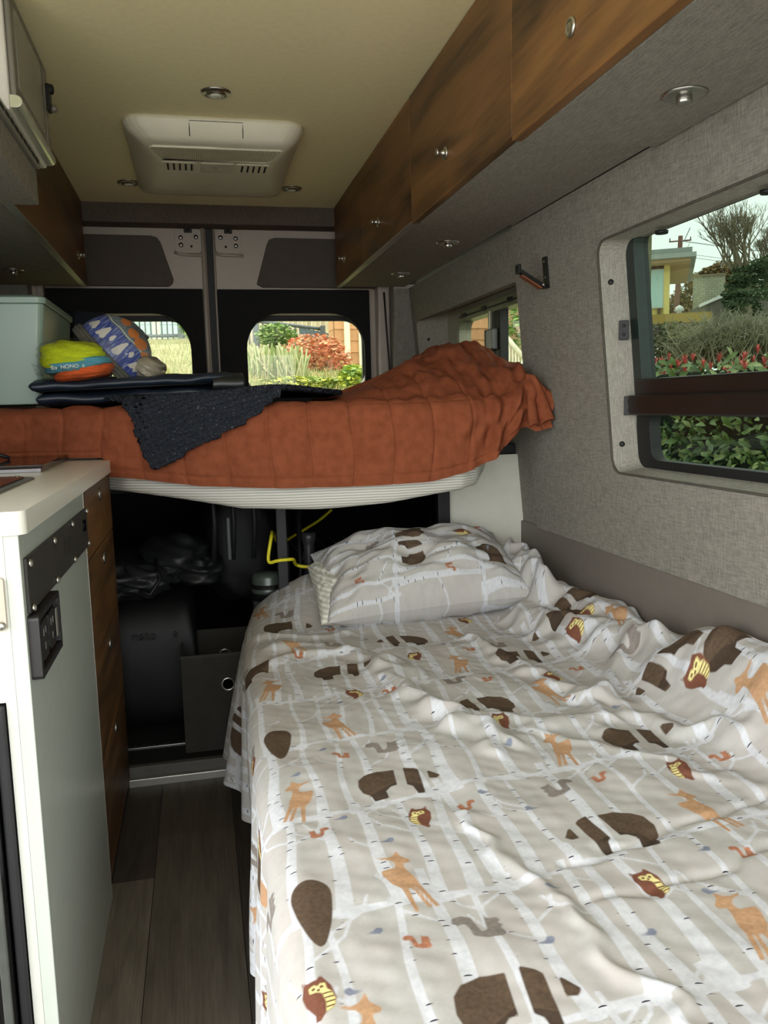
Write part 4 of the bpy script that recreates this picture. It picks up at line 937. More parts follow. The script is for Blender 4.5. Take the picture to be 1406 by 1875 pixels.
# vacuum bag with three folded layers
bg_ = thing('clothes_bag', (-.31, 2.40, 1.165), 'clear bag of folded neon yellow, blue and orange clothes', 'bag')
def blob(name, c, h, mat, seed, parent, amp=.06, ex=.8, n=(40, 24), rot=None, cut=None):
    wv = Waves(seed, 1.1, 12); rings = []
    for i in range(n[1]+1):
        ph = -pi/2+pi*i/n[1]; ring = []
        for k in range(n[0]):
            a = 2*pi*k/n[0]; cp = max(1e-3, math.cos(ph))**ex
            x = cp*math.copysign(abs(math.cos(a))**ex, math.cos(a)); y = cp*math.copysign(abs(math.sin(a))**ex, math.sin(a)); z = math.copysign(abs(math.sin(ph))**ex, math.sin(ph))
            s = 1+amp*float(wv(x*1.2+z*2.2, y*1.2-z*1.7)); p = Vector((x*h[0]*s, y*h[1]*s, z*h[2]*s))
            if rot is not None: p = rot @ p
            ring.append(tuple(p+Vector(c)))
        rings.append(ring)
    return MB().loft(rings, sm=True).build(name, mat, parent)
def cloth(name, c): 
    g = N(name); f = g.noise(g.coord((6, 6, 22)), 2.2, 4, .6, 1.5); g.bump(f, .5, .012); return g.fin(g.ramp(f, [(.3, tuple(x*.72 for x in lin(c))), (.6, lin(c))]), .85)
rot = Matrix.Rotation(math.radians(9), 3, 'Y').to_3x3()
blob('yellow_layer', (-.322, 2.43, 1.228), (.088, .095, .046), cloth('neon_yellow_cloth', (208, 222, 16)), 41, bg_, rot=None)
blob('blue_layer', (-.309, 2.43, 1.206), (.090, .100, .022), cloth('sky_blue_cloth', (92, 168, 188)), 42, bg_, rot=Matrix.Rotation(math.radians(-9), 3, 'Y'))
blob('orange_layer', (-.294, 2.43, 1.187), (.083, .098, .020), cloth('orange_cloth', (238, 104, 40)), 43, bg_, rot=Matrix.Rotation(math.radians(-9), 3, 'Y'))
g = N('clear_bag_plastic'); tr = g.n('ShaderNodeBsdfTransparent'); gs = g.n('ShaderNodeBsdfGlossy'); gs.inputs['Roughness'].default_value = .18; mx = g.n('ShaderNodeMixShader')
bmp = g.n('ShaderNodeBump', i_Height=g.noise(g.coord((1, 1, 1.8)), 26, 3, .6, 2.), i_Strength=.9, i_Distance=.02); g.t.links.new(bmp.outputs[0], gs.inputs['Normal'])
fr = g.n('ShaderNodeLayerWeight', i_Blend=.25); g.t.links.new(bmp.outputs[0], fr.inputs['Normal']); g.t.links.new(g.math('MULTIPLY', fr.outputs['Facing'], .5), mx.inputs[0])
g.t.links.new(tr.outputs[0], mx.inputs[1]); g.t.links.new(gs.outputs[0], mx.inputs[2]); g.t.links.new(mx.outputs[0], g.out.inputs[0]); CLEAR = g.m
blob('plastic_film', (-.309, 2.425, 1.218), (.108, .112, .062), CLEAR, 44, bg_, .05, .7)
MB().loft([[(-.405, 2.41, 1.20), (-.405, 2.45, 1.19), (-.405, 2.43, 1.175)], [(-.43, 2.39, 1.215), (-.435, 2.46, 1.20), (-.425, 2.42, 1.18)]]).build('film_tail', CLEAR, bg_)
def text_obj(s, size, M, mat, parent, name='lettering', ext=.0004):
    cu = bpy.data.curves.new(name, 'FONT'); cu.body = s; cu.size = size; cu.extrude = ext
    ob = bpy.data.objects.new(name, cu); COL.objects.link(ob); dg = bpy.context.evaluated_depsgraph_get()
    me = bpy.data.meshes.new_from_object(ob.evaluated_get(dg)); bpy.data.objects.remove(ob); me.transform(M)
    o0 = Vector(parent.get('_org', (0, 0, 0))); me.transform(Matrix.Translation(-o0)); me.materials.clear(); me.materials.append(mat)
    o = bpy.data.objects.new(name, me); COL.objects.link(o); o.parent = parent; return o
text_obj('Eo  NONO  a', .0145, Matrix.Translation((-.368, 2.317, 1.191)) @ Matrix.Rotation(pi/2, 4, 'X') @ Matrix.Rotation(math.radians(4), 4, 'Z'), PLASTW, bg_)
# dome shaped blanket pack with mountain print
po = thing('blanket_pack', (-.18, 2.47, 1.18), 'blue mountain print rolled blanket in clear plastic before the rear window', 'blanket')
dn_ = Vector((.76, 0, .65)); ch_ = Vector((.65, 0, -.76)); dy_ = Vector((0, 1, 0)); pc_ = Vector((-.236, 2.50, 1.238))
na, nh = 120, 70
U_, H_ = np.meshgrid(np.linspace(0, 2*pi, na), np.linspace(0, 1, nh), indexing='ij')
rad = np.sqrt(np.maximum(1-H_**2.2, 0)); wv = Waves(61, .9, 10)
lx = np.cos(U_)*rad*.108; ly = np.sin(U_)*rad*.10; lz = H_*.115*(1+.03*wv(np.cos(U_)*rad, np.sin(U_)*rad))
PP_ = np.array(pc_)+lx[..., None]*np.array(ch_)+ly[..., None]*np.array(dy_)+lz[..., None]*np.array(dn_)
cx_, hh_ = np.cos(U_)*rad, H_
mtn = np.full(U_.shape, .03)
for c0, w0, h0, h1 in ((-.78, .16, .10, .42), (-.45, .16, .08, .50), (-.2, .10, .22, .48), (.12, .13, .06, .56), (.38, .13, .26, .50), (.68, .17, .10, .52)):
    poly = [(c0-w0, h0), (c0-w0*.45, h0+.10), (c0-w0*.3, h0+.02), (c0, h0+.13), (c0+w0*.3, h0+.03), (c0+w0*.8, h0+.12), (c0+w0*.6, h1-.03), (c0+w0*.2, h1), (c0-w0*.4, h1-.15)]
    mtn = np.minimum(mtn, poly_sdf(cx_, hh_, poly))
org = np.full(U_.shape, .03)
for c0, h0, r0 in ((-.3, .86, .10), (.05, .80, .11), (.36, .74, .12), (.62, .64, .07)):
    org = np.minimum(org, np.hypot((cx_-c0)/1.4, hh_-h0)-r0)
g = N('mountain_print'); v = g.n('ShaderNodeAttribute', attribute_name='fab').outputs['Vector']; sp = g.n('ShaderNodeSeparateXYZ'); g.t.links.new(v, sp.inputs[0])
mpn = g.n('ShaderNodeMapping'); g.t.links.new(v, mpn.inputs[0]); mpn.inputs['Scale'].default_value = (14, 1.2, 1)
st = g.noise(mpn.outputs[0], 2.5, 3); blue = g.ramp(st, [(.36, lin((48, 62, 118))), (.5, lin((62, 82, 150))), (.64, lin((150, 160, 190)))])
chk = g.n('ShaderNodeTexChecker', i_Scale=5.); g.t.links.new(v, chk.inputs['Vector']); blue = g.mix(g.math('MULTIPLY', chk.outputs['Fac'], .45), blue, lin((46, 58, 140)))
slate = g.ramp(g.noise(v, 9, 3), [(.3, lin((84, 98, 108))), (.7, lin((120, 130, 134)))])
c_ = g.mix(g.math('GREATER_THAN', sp.outputs[1], .60), blue, slate)
c_ = g.mix(g.math('LESS_THAN', g.math('ABSOLUTE', g.math('SUBTRACT', sp.outputs[1], .64)), .012), c_, lin((200, 200, 190)))
c_ = g.mix(g.math('LESS_THAN', g.attr('white'), 0.), c_, lin((205, 200, 190))); c_ = g.mix(g.math('LESS_THAN', g.attr('orange'), 0.), c_, lin((196, 118, 62)))
MTN = g.fin(c_, .55, Coat_Weight=.5, Coat_Roughness=.2)
fast_grid('printed_blanket', PP_, MTN, po, dict(white=mtn, orange=org), (cx_, hh_))
m = MB(); rim = MB()
for k, (r0, o_) in enumerate(((.112, -.004), (.114, -.013), (.112, -.022))):
    rim.tube([pc_+ch_*(math.cos(a)*r0)+dy_*(math.sin(a)*r0*.95)+dn_*o_ for a in [2*pi*i/40 for i in range(40)]], .0065, 8, closed=True)
rim.build('ribbed_band', plain('grey_ribbed_band', (92, 90, 80), .8, var=.1), po)
MB().loft([[tuple(pc_+ch_*(math.cos(a)*.108*s)+dy_*(math.sin(a)*.10*s)+dn_*o_) for a in [2*pi*i/30 for i in range(30)]] for s, o_ in ((1, -.022), (.5, -.028), (.02, -.03))], sm=True).build('flat_side', plain('grey_fleece', (120, 118, 108), .9), po)
blob('plastic_wrap', (-.130, 2.50, 1.196), (.046, .085, .036), plain('cloudy_plastic', (150, 142, 124), .25, var=.15), 64, po, .08, .8, rot=Matrix.Rotation(math.radians(20), 3, 'Y'))
MB().lathe([(.007, 0), (.006, .008), (0, .010)], pc_+dn_*.108+ch_*.03, dn_, 12).build('toggle', PLATE, po)

# ================================================================== GARAGE CONTENTS
FELT = plain('grey_felt', (52, 49, 46), .95, var=.12)
sc_ = thing('storage_cube', (.06, 2.58, .05), 'open grey fabric storage cube with metal grommets on the garage floor', 'box')
x0, x1, y0, y1, z1 = -.088, .20, 2.43, 2.72, .352
MB().slab(rect(x0, x1, .052, z1), [[(.047+.017*math.cos(a), .256+.017*math.sin(a)) for a in [2*pi*k/20 for k in range(20)]]], lambda x, z: (x, y0, z), lambda x, z: (x, y0+.006, z)).build('front_panel', FELT, sc_, bevel=.0015)
MB().box(x0, x1, y1-.006, y1, .052, z1).build('back_panel', FELT, sc_)
for xa in (x0, x1-.006): MB().box(xa, xa+.006, y0+.006, y1-.006, .052, z1).build('side_panel', FELT, sc_)
MB().box(x0+.006, x1-.006, y0+.006, y1-.006, .052, .058).build('bottom_panel', FELT, sc_)
MB().tube([(.047+.0185*math.cos(a), y0-.001, .256+.0185*math.sin(a)) for a in [2*pi*k/24 for k in range(24)]], .0035, 8, closed=True).build('grommet', CHROME, sc_)
MB().tube([(.047+.0185*math.cos(a), y1-.007, .262+.0185*math.sin(a)) for a in [2*pi*k/24 for k in range(24)]], .0035, 8, closed=True).build('grommet', CHROME, sc_)
MB().box(x0-.001, x1+.001, y0-.002, y0, z1-.008, z1+.001).build('edge_binding', plain('felt_binding', (60, 57, 54), .9), sc_)
tr_ = thing('cargo_track', (-.2, 2.52, .05), 'aluminium slotted cargo track across the garage floor', 'track')
MB().box(-.72, .90, 2.498, 2.526, .050, .058).build('rail', STEEL, tr_, bevel=.001)
m = MB()
for i in range(54): m.lathe([(.008, 0), (.008, .0012), (0, .0012)], (-.70+i*.03, 2.512, .0575), (0, 0, 1), 10)
o = m.build('slots', SLOT, tr_); o['kind'] = 'stuff'
df_ = thing('duffel_bag', (-.36, 2.85, .05), 'black duffel bag with pale lettering, deep under the raised bed', 'bag')
BK = plain('black_nylon_bag', (11, 11, 12), .6, var=.3, scale=8)
puff_slab(-.75, -.04, 2.58, 3.05, .05, .05, .44, 9).build('bag_body', BK, df_)
text_obj('nsto', .042, Matrix.Translation((-.235, 2.574, .372)) @ Matrix.Rotation(pi/2, 4, 'X'), plain('dull_grey_print', (44, 46, 45), .8), df_, ext=.003)
text_obj('a', .042, Matrix.Translation((-.112, 2.574, .372)) @ Matrix.Rotation(pi/2, 4, 'X'), plain('dull_grey_print', (50, 52, 51), .8), df_, ext=.003)
jk = thing('black_jacket', (-.25, 2.75, .49), 'crumpled black jacket heaped on top of the dark duffel', 'jacket')
JK = plain('black_shell_fabric', (27, 29, 29), .5, var=.45, scale=9)
for c, h, sd, nm in (((-.33, 2.72, .555), (.17, .16, .085), 71, 'jacket_body'), ((-.10, 2.74, .60), (.115, .12, .075), 72, 'sleeve'), ((-.20, 2.62, .55), (.09, .06, .05), 73, 'collar'), ((-.02, 2.70, .56), (.07, .08, .05), 74, 'sleeve')):
    blob(nm, c, h, JK, sd, jk, .14, 1.)
MB().tube([(-.15, 2.60, .62), (-.14, 2.56, .56), (-.17, 2.55, .52), (-.20, 2.55, .535)], .006).build('strap', BLACKM, jk)
pk = thing('hanging_pack', (.10, 2.75, .5), 'black backpack with dangling straps behind the frame post', 'backpack')
blob('pack_body', (.12, 2.86, .62), (.12, .10, .20), BK, 75, pk, .05, .7)
for x in (.03, .09, .155): MB().tube([(x, 2.60, .838), (x+.004, 2.61, .72), (x-.004, 2.62, .60)], .009, 6).build('strap', plain('dark_webbing', (28, 29, 30), .6), pk)
MB().box(.068, .083, 2.60, 2.612, .60, .74).build('buckle', plain('grey_buckle', (58, 64, 60), .4), pk, bevel=.004)
cn = thing('canister', (.18, 2.52, .05), 'grey green lidded canister standing beside the black frame post', 'canister')
MB().lathe([(.048, 0), (.05, .01), (.05, .46), (.052, .465), (.052, .475), (.049, .48), (.049, .51), (.044, .522), (0, .525)], (.185, 2.515, .05), (0, 0, 1), 28).build('can_body', plain('grey_green_can', (78, 86, 80), .3, .2, var=.05), cn)
MB().lathe([(.0515, 0), (.0515, .05), (.0505, .05)], (.185, 2.515, .49), (0, 0, 1), 28).build('dark_band', BLACKM, cn)
wr_ = thing('wire_rack', (.5, 3.0, .05), 'black wire shelf rack in the dark behind the pillow', 'shelf')
for x in (.30, .85):
    for y in (2.62, 3.0): MB().tube([(x, y, .05), (x, y, .80)], .009).build('post', BLACKM, wr_)
for z in (.60, .565): MB().tube([(.30, 2.62, z), (.85, 2.62, z)], .004).build('rail', STEEL, wr_)
MB().tube([(.30+.55*i/40, 2.62, .5825+.015*(1 if i % 2 else -1)) for i in range(41)], .0025, 6).build('wave_wire', STEEL, wr_)
o = MB()
for i in range(12): o.tube([(.30+.05*i, 2.62, .60), (.30+.05*i, 3.0, .60)], .002, 6)
o = o.build('shelf_wires', STEEL, wr_); o['kind'] = 'stuff'
bp = thing('bike_pump', (.315, 2.50, .05), 'dark ribbed tube standing beside the frame post with yellow cord around it', 'pump')
MB().lathe([(.02, 0), (.02, .50)]+[(.016+.003*(i % 2), .505+.008*i) for i in range(14)]+[(.022, .625), (.022, .640), (0, .642)], (.315, 2.50, .05), (0, 0, 1), 20).build('tube', plain('dark_grey_tube', (54, 54, 56), .4, .3), bp)
def smooth(pts, it=3):
    pts = [Vector(p) for p in pts]
    for _ in range(it):
        o = [pts[0]]
        for a, b in zip(pts[:-1], pts[1:]): o += [a.lerp(b, .25), a.lerp(b, .75)]
        pts = o+[pts[-1]]
    return pts
yc = MB().tube(smooth([(.46, 2.95, .70), (.40, 2.9, .665), (.30, 2.85, .625), (.24, 2.7, .62), (.205, 2.52, .70), (.196, 2.42, .706), (.188, 2.40, .68), (.180, 2.40, .640), (.182, 2.395, .622), (.205, 2.382, .632), (.236, 2.380, .633), (.256, 2.40, .630), (.262, 2.44, .612), (.27, 2.468, .597), (.30, 2.462, .590), (.335, 2.465, .594), (.350, 2.48, .604), (.345, 2.50, .612)]), .0052, 8).build('rope', plain('yellow_rope', (226, 214, 40), .5, var=.08)); tag(yc, 'bright yellow rope looped around the black frame post', 'rope')

# ================================================================== OUTSIDE
def at(px, py, D):
    """point seen at that spot of the photograph, D metres away along the ground"""
    d = (px-703)/F*_rx+(937.5-py)/F*_ux+_fw; k = D/math.hypot(d.x, d.y); return Vector((0, 0, 1.08))+d*k
gr = MB().box(-60, 90, -40, 90, -.75, -.62).build('ground', plain('pale_bounce_ground', (186, 184, 176), .9, var=.1, scale=3)); struct(gr)  # ground tone lightened to bounce more daylight up to the ceiling
# ---- photinia hedge
LEAF = [plain('hedge_leaf_%s' % n, c, .4, var=.25, scale=20) for n, c in (('green', (98, 122, 62)), ('pale', (156, 170, 108)), ('deep', (70, 98, 52)))]
REDL = plain('red_young_leaf', (222, 104, 98), .4, var=.2)
def leaf_mesh(L, Wd, mat, name='leaf'):
    vs, fs = [], []
    for i, (t, w_) in enumerate(((0, .12), (.25, .8), (.55, 1), (.8, .6), (1, .04))):
        z = -.10*L*(2*t-1)**2
        vs += [(t*L, -w_*Wd/2, z+.10*Wd*w_), (t*L, 0, z), (t*L, w_*Wd/2, z+.10*Wd*w_)]
    for i in range(4):
        for j in range(2): a = i*3+j; fs.append((a, a+1, a+4, a+3))
    me = bpy.data.meshes.new(name); me.from_pydata(vs, [], fs); me.materials.append(mat); me.polygons.foreach_set('use_smooth', [True]*len(fs)); return me
def leaf_matrix(rr_, face, spread=.7, droop=-.2):
    # leaf axis mostly upwards and outwards, upper side towards the light
    a = Vector((rr_.uniform(-1, 1), rr_.uniform(-1, 1), rr_.uniform(droop, 1))).normalized()
    n = (Vector(face)+Vector((rr_.uniform(-1, 1), rr_.uniform(-1, 1), rr_.uniform(-.3, 1)))*spread).normalized()
    y = n.cross(a)
    if y.length < .1: y = a.orthogonal()
    y.normalize(); n = a.cross(y); return Matrix(((a.x, y.x, n.x), (a.y, y.y, n.y), (a.z, y.z, n.z))).to_4x4()
he = thing('hedge', (2.7, 4.0, -.6), 'dense hedge with green leaves and red young tips outside the tinted window', 'hedge')
ho = Vector(he['_org'])
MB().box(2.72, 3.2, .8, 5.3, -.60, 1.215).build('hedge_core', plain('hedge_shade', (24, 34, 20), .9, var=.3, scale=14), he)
lm = [leaf_mesh(.064, .028, m) for m in LEAF]
for i in range(300):
    me = lm[R.choice((0, 0, 1, 2, 0))]; o = bpy.data.objects.new('leaf', me); COL.objects.link(o); o.parent = he
    top = i < 110
    p = Vector((R.uniform(2.48, 2.60), R.uniform(3.15, 4.75), R.uniform(1.12, 1.285) if top else R.uniform(.50, 1.10)))
    if top and R.random() < .5: p.x = R.uniform(2.5, 2.95)
    o.matrix_local = Matrix.Translation(p-ho) @ leaf_matrix(R, (-.9, -.5, .45)) @ Matrix.Scale(R.uniform(.75, 1.2), 4)
for i in range(70):
    bm_ = MB()
    for k in range(6):
        M = Matrix.Rotation(2*pi*k/6+R.random(), 4, 'Z') @ Matrix.Rotation(math.radians(-R.uniform(50, 82)), 4, 'Y')
        vs = [M @ Vector(v) for v in ((0, -.004, 0), (0, .004, 0), (.022, -.0055, .002), (.022, .0055, .002), (.044, 0, 0))]; bm_.add(vs, [(0, 2, 3, 1), (2, 4, 3)])
    o = bm_.build('red_tip', REDL, he, fix=False); o.location = Vector((R.uniform(2.5, 2.9), R.uniform(3.1, 4.9), R.uniform(1.17, 1.285)))-ho
    o.data.transform(Matrix.Translation(ho))
fo = MB(); base = [v.co.copy() for v in lm[0].vertices]; bf_ = [tuple(p.vertices) for p in lm[0].polygons]
for i in range(7000):
    y = R.uniform(.9, 5.25); z = R.uniform(-.1, 1.24); x = R.uniform(2.60, 2.74) if z < 1.15 else R.uniform(2.6, 3.15)
    M = Matrix.Translation((x, y, z)) @ leaf_matrix(R, (-.9, -.5, .45)) @ Matrix.Scale(R.uniform(.7, 1.1), 4)
    fo.add([M @ v for v in base], bf_, R.choice((0, 0, 1, 2, 2)), True)
o = fo.build('foliage', LEAF, he, fix=False); o['kind'] = 'stuff'

def leaf_cloud(pts_fn, n, size, mats, name, parent, seed=1):
    r_ = random.Random(seed); m = MB()
    for i in range(n):
        p = Vector(pts_fn(r_)); s = size*r_.uniform(.6, 1.3); q = Matrix.Rotation(r_.uniform(0, 6.3), 3, 'Z') @ Matrix.Rotation(r_.uniform(-1.2, 1.2), 3, 'X')
        vs = [p+q @ Vector(v)*s for v in ((-.5, -.3, 0), (.5, -.25, .06), (.45, .3, -.04), (-.45, .3, .08))]
        m.add(vs, [(0, 1, 2, 3)], r_.randrange(len(mats)))
    o = m.build(name, mats, parent, fix=False); o['kind'] = 'stuff'; return o
def ell(c, h):
    def f(r_):
        while True:
            v = Vector((r_.uniform(-1, 1), r_.uniform(-1, 1), r_.uniform(-1, 1)))
            if .35 < v.length < 1: return (c[0]+v.x*h[0], c[1]+v.y*h[1], c[2]+v.z*h[2])
    return f
def multi(fs): return lambda r_: r_.choice(fs)(r_)
# frames facing the camera for the far buildings
def frame(px, py, D):
    o = at(px, py, D); a = math.atan2(o.x, o.y); e = Vector((math.cos(a), -math.sin(a), 0)); d = Vector((math.sin(a), math.cos(a), 0))
    return Matrix(((e.x, d.x, 0, o.x), (e.y, d.y, 0, o.y), (0, 0, 1, o.z), (0, 0, 0, 1)))
YEL = plain('ochre_yellow_siding', (204, 186, 108), .8, var=.06); ROOFC = plain('pale_roof_edge', (150, 156, 148), .7, var=.05)
Mh = frame(1225, 575, 36); s_ = 36/1420.
hs = thing('yellow_house', tuple(Mh.translation), 'yellow house with flat overhanging roof and large window beyond the hedge', 'house')
def hb(name, mat, u0, u1, v0, v1, y0, y1, par=None, M=Mh, s=s_, own=hs):   # u and y in photo pixels from the anchor, v in metres
    return MB().box(u0*s, u1*s, v0, v1, -y1*s, -y0*s, M=M).build(name, mat, par or own)
hb('wall', YEL, -120, 0, .05, 6, -78, 0); hb('roof', plain('grey_roof', (136, 142, 136), .8), -125, 32, -.9, 6.5, -96, -88); hb('fascia', ROOFC, -125, 38, -1.0, 6.6, -88, -81); hb('soffit', plain('tan_soffit', (176, 150, 110), .8), -122, 30, -.8, 6, -81, -76)
hb('window_head', plain('brown_head', (96, 70, 46), .8), -44, -6, -.02, .06, -76, -70)
wf = hb('window', plain('pale_window_frame', (200, 200, 188), .6), -42, -8, -.05, .05, -71, -10); hb('pane', plain('window_blind', (176, 206, 196), .25, var=.06), -40, -10, -.07, -.04, -69, -12, wf)
hb('corner_trim', plain('yellow_trim', (214, 196, 120), .8), -9, 0, -.06, .06, -78, 0); hb('vertical_post', plain('brown_post', (90, 74, 52), .8), -18, -13, -.08, .02, -10, 6)
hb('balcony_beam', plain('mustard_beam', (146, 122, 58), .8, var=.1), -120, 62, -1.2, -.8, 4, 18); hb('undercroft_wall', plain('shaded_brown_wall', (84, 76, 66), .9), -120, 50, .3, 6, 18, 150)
lw = hb('window', plain('grey_window_frame', (150, 156, 150), .6), -44, -24, .2, .32, 34, 78); hb('pane', BLACKG, -42, -27, .17, .22, 37, 75, lw)
MB().tube([Mh @ Vector((-16*s_, -.4, -36*s_)), Mh @ Vector((-20*s_, -.4, -90*s_))], .06, 6).build('white_brace', PLASTW, hs)
Mc = frame(1297, 560, 46); sc2 = 46/1400.
ch = thing('chimney_house', tuple(Mc.translation), 'low grey roofed house with a broad pale brick chimney', 'house')
g = N('pale_brick'); br_ = g.n('ShaderNodeTexBrick', i_Scale=2.2, i_Color1=lin((176, 176, 152)), i_Color2=lin((158, 160, 136)), i_Mortar=lin((130, 130, 112)), i_Vector=g.coord((1, 1, 1), rot=(pi/2, 0, 0))); PB_ = g.fin(br_.outputs[0], .9)
MB().box(-23*sc2, 23*sc2, 0, 1.2, -12*sc2, 44*sc2, M=Mc).build('chimney', PB_, ch); MB().box(-24.5*sc2, 24.5*sc2, -.05, 1.25, 44*sc2, 48*sc2, M=Mc).build('chimney_cap', plain('rusty_cap', (132, 122, 98), .9), ch)
rf = [(-62, -22), (24, 16), (40, 12), (160, -6), (160, -60), (-62, -60)]
MB().slab([(a*sc2, b*sc2) for a, b in rf], [], lambda u, z: Mc @ Vector((u, -.3, z)), lambda u, z: Mc @ Vector((u, 5, z))).build('roof', plain('grey_shingle_roof', (112, 108, 98), .9, var=.15), ch)
MB().slab([(a*sc2, b*sc2) for a, b in ((-14, -3), (-13, 2), (27, 18), (30, 14))], [], lambda u, z: Mc @ Vector((u, -.45, z)), lambda u, z: Mc @ Vector((u, -.3, z))).build('white_flashing', plain('white_flashing', (236, 238, 236), .5), ch)
MB().lathe([(.13, 0), (.13, .28), (.26, .32), (.18, .5), (0, .6)], Mc @ Vector((-42*sc2, -.6, -16*sc2)), (0, 0, 1), 16).build('roof_vent', plain('white_vent', (226, 230, 226), .5), ch)
# utility pole and wires
po2 = at(1240, 545, 60); top = at(1246, 432, 60); s3 = 60/1420.
up_ = thing('utility_pole', (po2.x, po2.y, -.6), 'brown utility pole with two crossarms and wires', 'utility pole')
BRN = plain('brown_pole', (112, 78, 66), .9, var=.1)
MB().tube([(po2.x-.3, po2.y, -.6), tuple(po2), tuple(top)], [.22, .18, .15], 8).build('pole', BRN, up_)
a = math.atan2(top.x, top.y); ee = Vector((math.cos(a), -math.sin(a), 0))
for dz, w0, w1 in ((-.32, -.72, .68), (-1.15, -.35, .5)):
    c = top+Vector((0, 0, dz)); MB().tube([c+ee*w0, c+ee*w1+Vector((0, 0, .0))], .05, 6).build('crossarm', BRN, up_)
    for k in (w0+.05, w1-.05): MB().tube([c+ee*k, c+ee*k+Vector((0, 0, .22))], .035, 6).build('insulator', PLATE, up_)
m = MB()
for dz in (-.3, -.34, -1.1, -1.3, -2.6):
    c = top+Vector((0, 0, dz))
    m.tube([c, c+ee*6+Vector((0, 3, -.55)), c+ee*14+Vector((0, 8, -.7))], .012, 4); m.tube([c, c-ee*3+Vector((0, -6, -.9)), c-ee*7+Vector((0, -14, -1.4))], .012, 4)
m.build('wires', PLATE, up_)
wp_ = MB().box(3.03, 3.135, 5.32, 5.42, -.62, 3.4).build('wooden_post', plain('weathered_green_post', (112, 108, 82), .9, var=.25, scale=8)); tag(wp_, 'weathered wooden post standing just past the end of the hedge', 'post')
# trees
def twigs(m, p, d, L, r, depth, r_):
    q = p+d*L; m.tube([p, p+d*L*.5+Vector((r_.uniform(-.03, .03), r_.uniform(-.03, .03), 0))*L, q], [r, r*.85, r*.7], 5 if depth > 2 else 3, cap=False)
    if depth == 0: return
    for k in range(3 if depth > 1 else 3):
        nd = (d+Vector((r_.uniform(-1, 1), r_.uniform(-1, 1), r_.uniform(-.1, .75)))*.62).normalized(); twigs(m, q, nd, L*r_.uniform(.62, .85), r*.62, depth-1, r_)
IVY = [plain('ivy_green', (74, 96, 50), .7, var=.2), plain('ivy_dark', (50, 66, 38), .7, var=.2)]
for i, (px, D, lb) in enumerate(((1368, 44, 'bare winter tree with ivy climbing its trunk, against the sky'), (1402, 48, 'smaller bare tree half cut by the window edge'))):
    b0 = at(px, 545, D); bt = thing('bare_tree', (b0.x, b0.y, -.6), lb, 'tree'); r_ = random.Random(4+i); m = MB()
    m.tube([(b0.x, b0.y, -.6), tuple(b0)], [.32, .24], 8, cap=False)
    for k in range(5): twigs(m, b0-Vector((0, 0, .3)), Vector((r_.uniform(-.5, .5), r_.uniform(-.5, .5), 1)).normalized(), 1.45*(1 if i == 0 else .8), .10, 5, r_)
    m.build('branches', plain('bare_bark', (122, 112, 92), .9), bt)
    leaf_cloud(multi([ell((b0.x-.6, b0.y, b0.z+.4), (.35, .4, 1.3)), ell((b0.x+.5, b0.y, b0.z+.3), (.4, .4, 1.4)), ell((b0.x, b0.y, b0.z-1), (1.2, .8, .9))]), 900, .16, IVY, 'ivy', bt, 3+i)
PINE = [plain('conifer_dark', (60, 80, 54), .9, var=.2), plain('conifer_mid', (90, 108, 74), .9, var=.2)]
c0 = at(1400, 530, 18); cf = thing('conifer', (c0.x, c0.y, -.6), 'dark green conifer with layered boughs beside the bare tree', 'tree')
MB().tube([(c0.x+.5, c0.y, -.6), (c0.x+.5, c0.y, 4.6)], [.14, .05], 8).build('trunk', plain('conifer_bark', (70, 56, 44), .9), cf)
fs = []
for px, py, w_ in ((1380, 492, .30), (1402, 480, .3), (1362, 508, .32), (1395, 512, .45), (1350, 522, .28), (1385, 535, .5), (1345, 538, .26), (1358, 552, .30), (1335, 551, .16), (1420, 500, .5), (1425, 540, .5), (1440, 470, .5), (1340, 560, .15)):
    c = at(px, py, 18+R.uniform(-.5, .8)); fs.append(ell(tuple(c), (w_, w_, .085)))
leaf_cloud(multi(fs), 7000, .05, PINE, 'boughs', cf, 8)
AUT = [plain('brown_leaf', (136, 112, 80), .9, var=.2), plain('tan_leaf', (176, 146, 100), .9, var=.2), plain('olive_leaf', (104, 102, 62), .9, var=.2)]
for i, (lst, lb) in enumerate((([(1240, 560, 1.1), (1262, 545, 1.2), (1280, 520, 1.0), (1255, 575, 1.4), (1300, 505, .8), (1235, 575, .8)], 'olive brown leafy tree behind the chimney house, at its window side'), ([(1325, 500, 1.1), (1335, 520, 1.3), (1350, 500, .9), (1320, 530, 1.2), (1360, 530, 1.3)], 'russet leafed tree between the chimney and the dark conifer'))):
    b0 = at(lst[0][0], 600, 62); tt_ = thing('autumn_tree', (b0.x, b0.y, -.6), lb, 'tree')
    MB().tube([(b0.x, b0.y, -.6), tuple(at(lst[1][0], lst[1][1], 62))], [.25, .1], 8).build('trunk', BRN, tt_)
    leaf_cloud(multi([ell(tuple(at(px, py, 62)), (w_, w_, w_*.8)) for px, py, w_ in lst]), 9000, .15, AUT, 'leaves', tt_, 20+i)
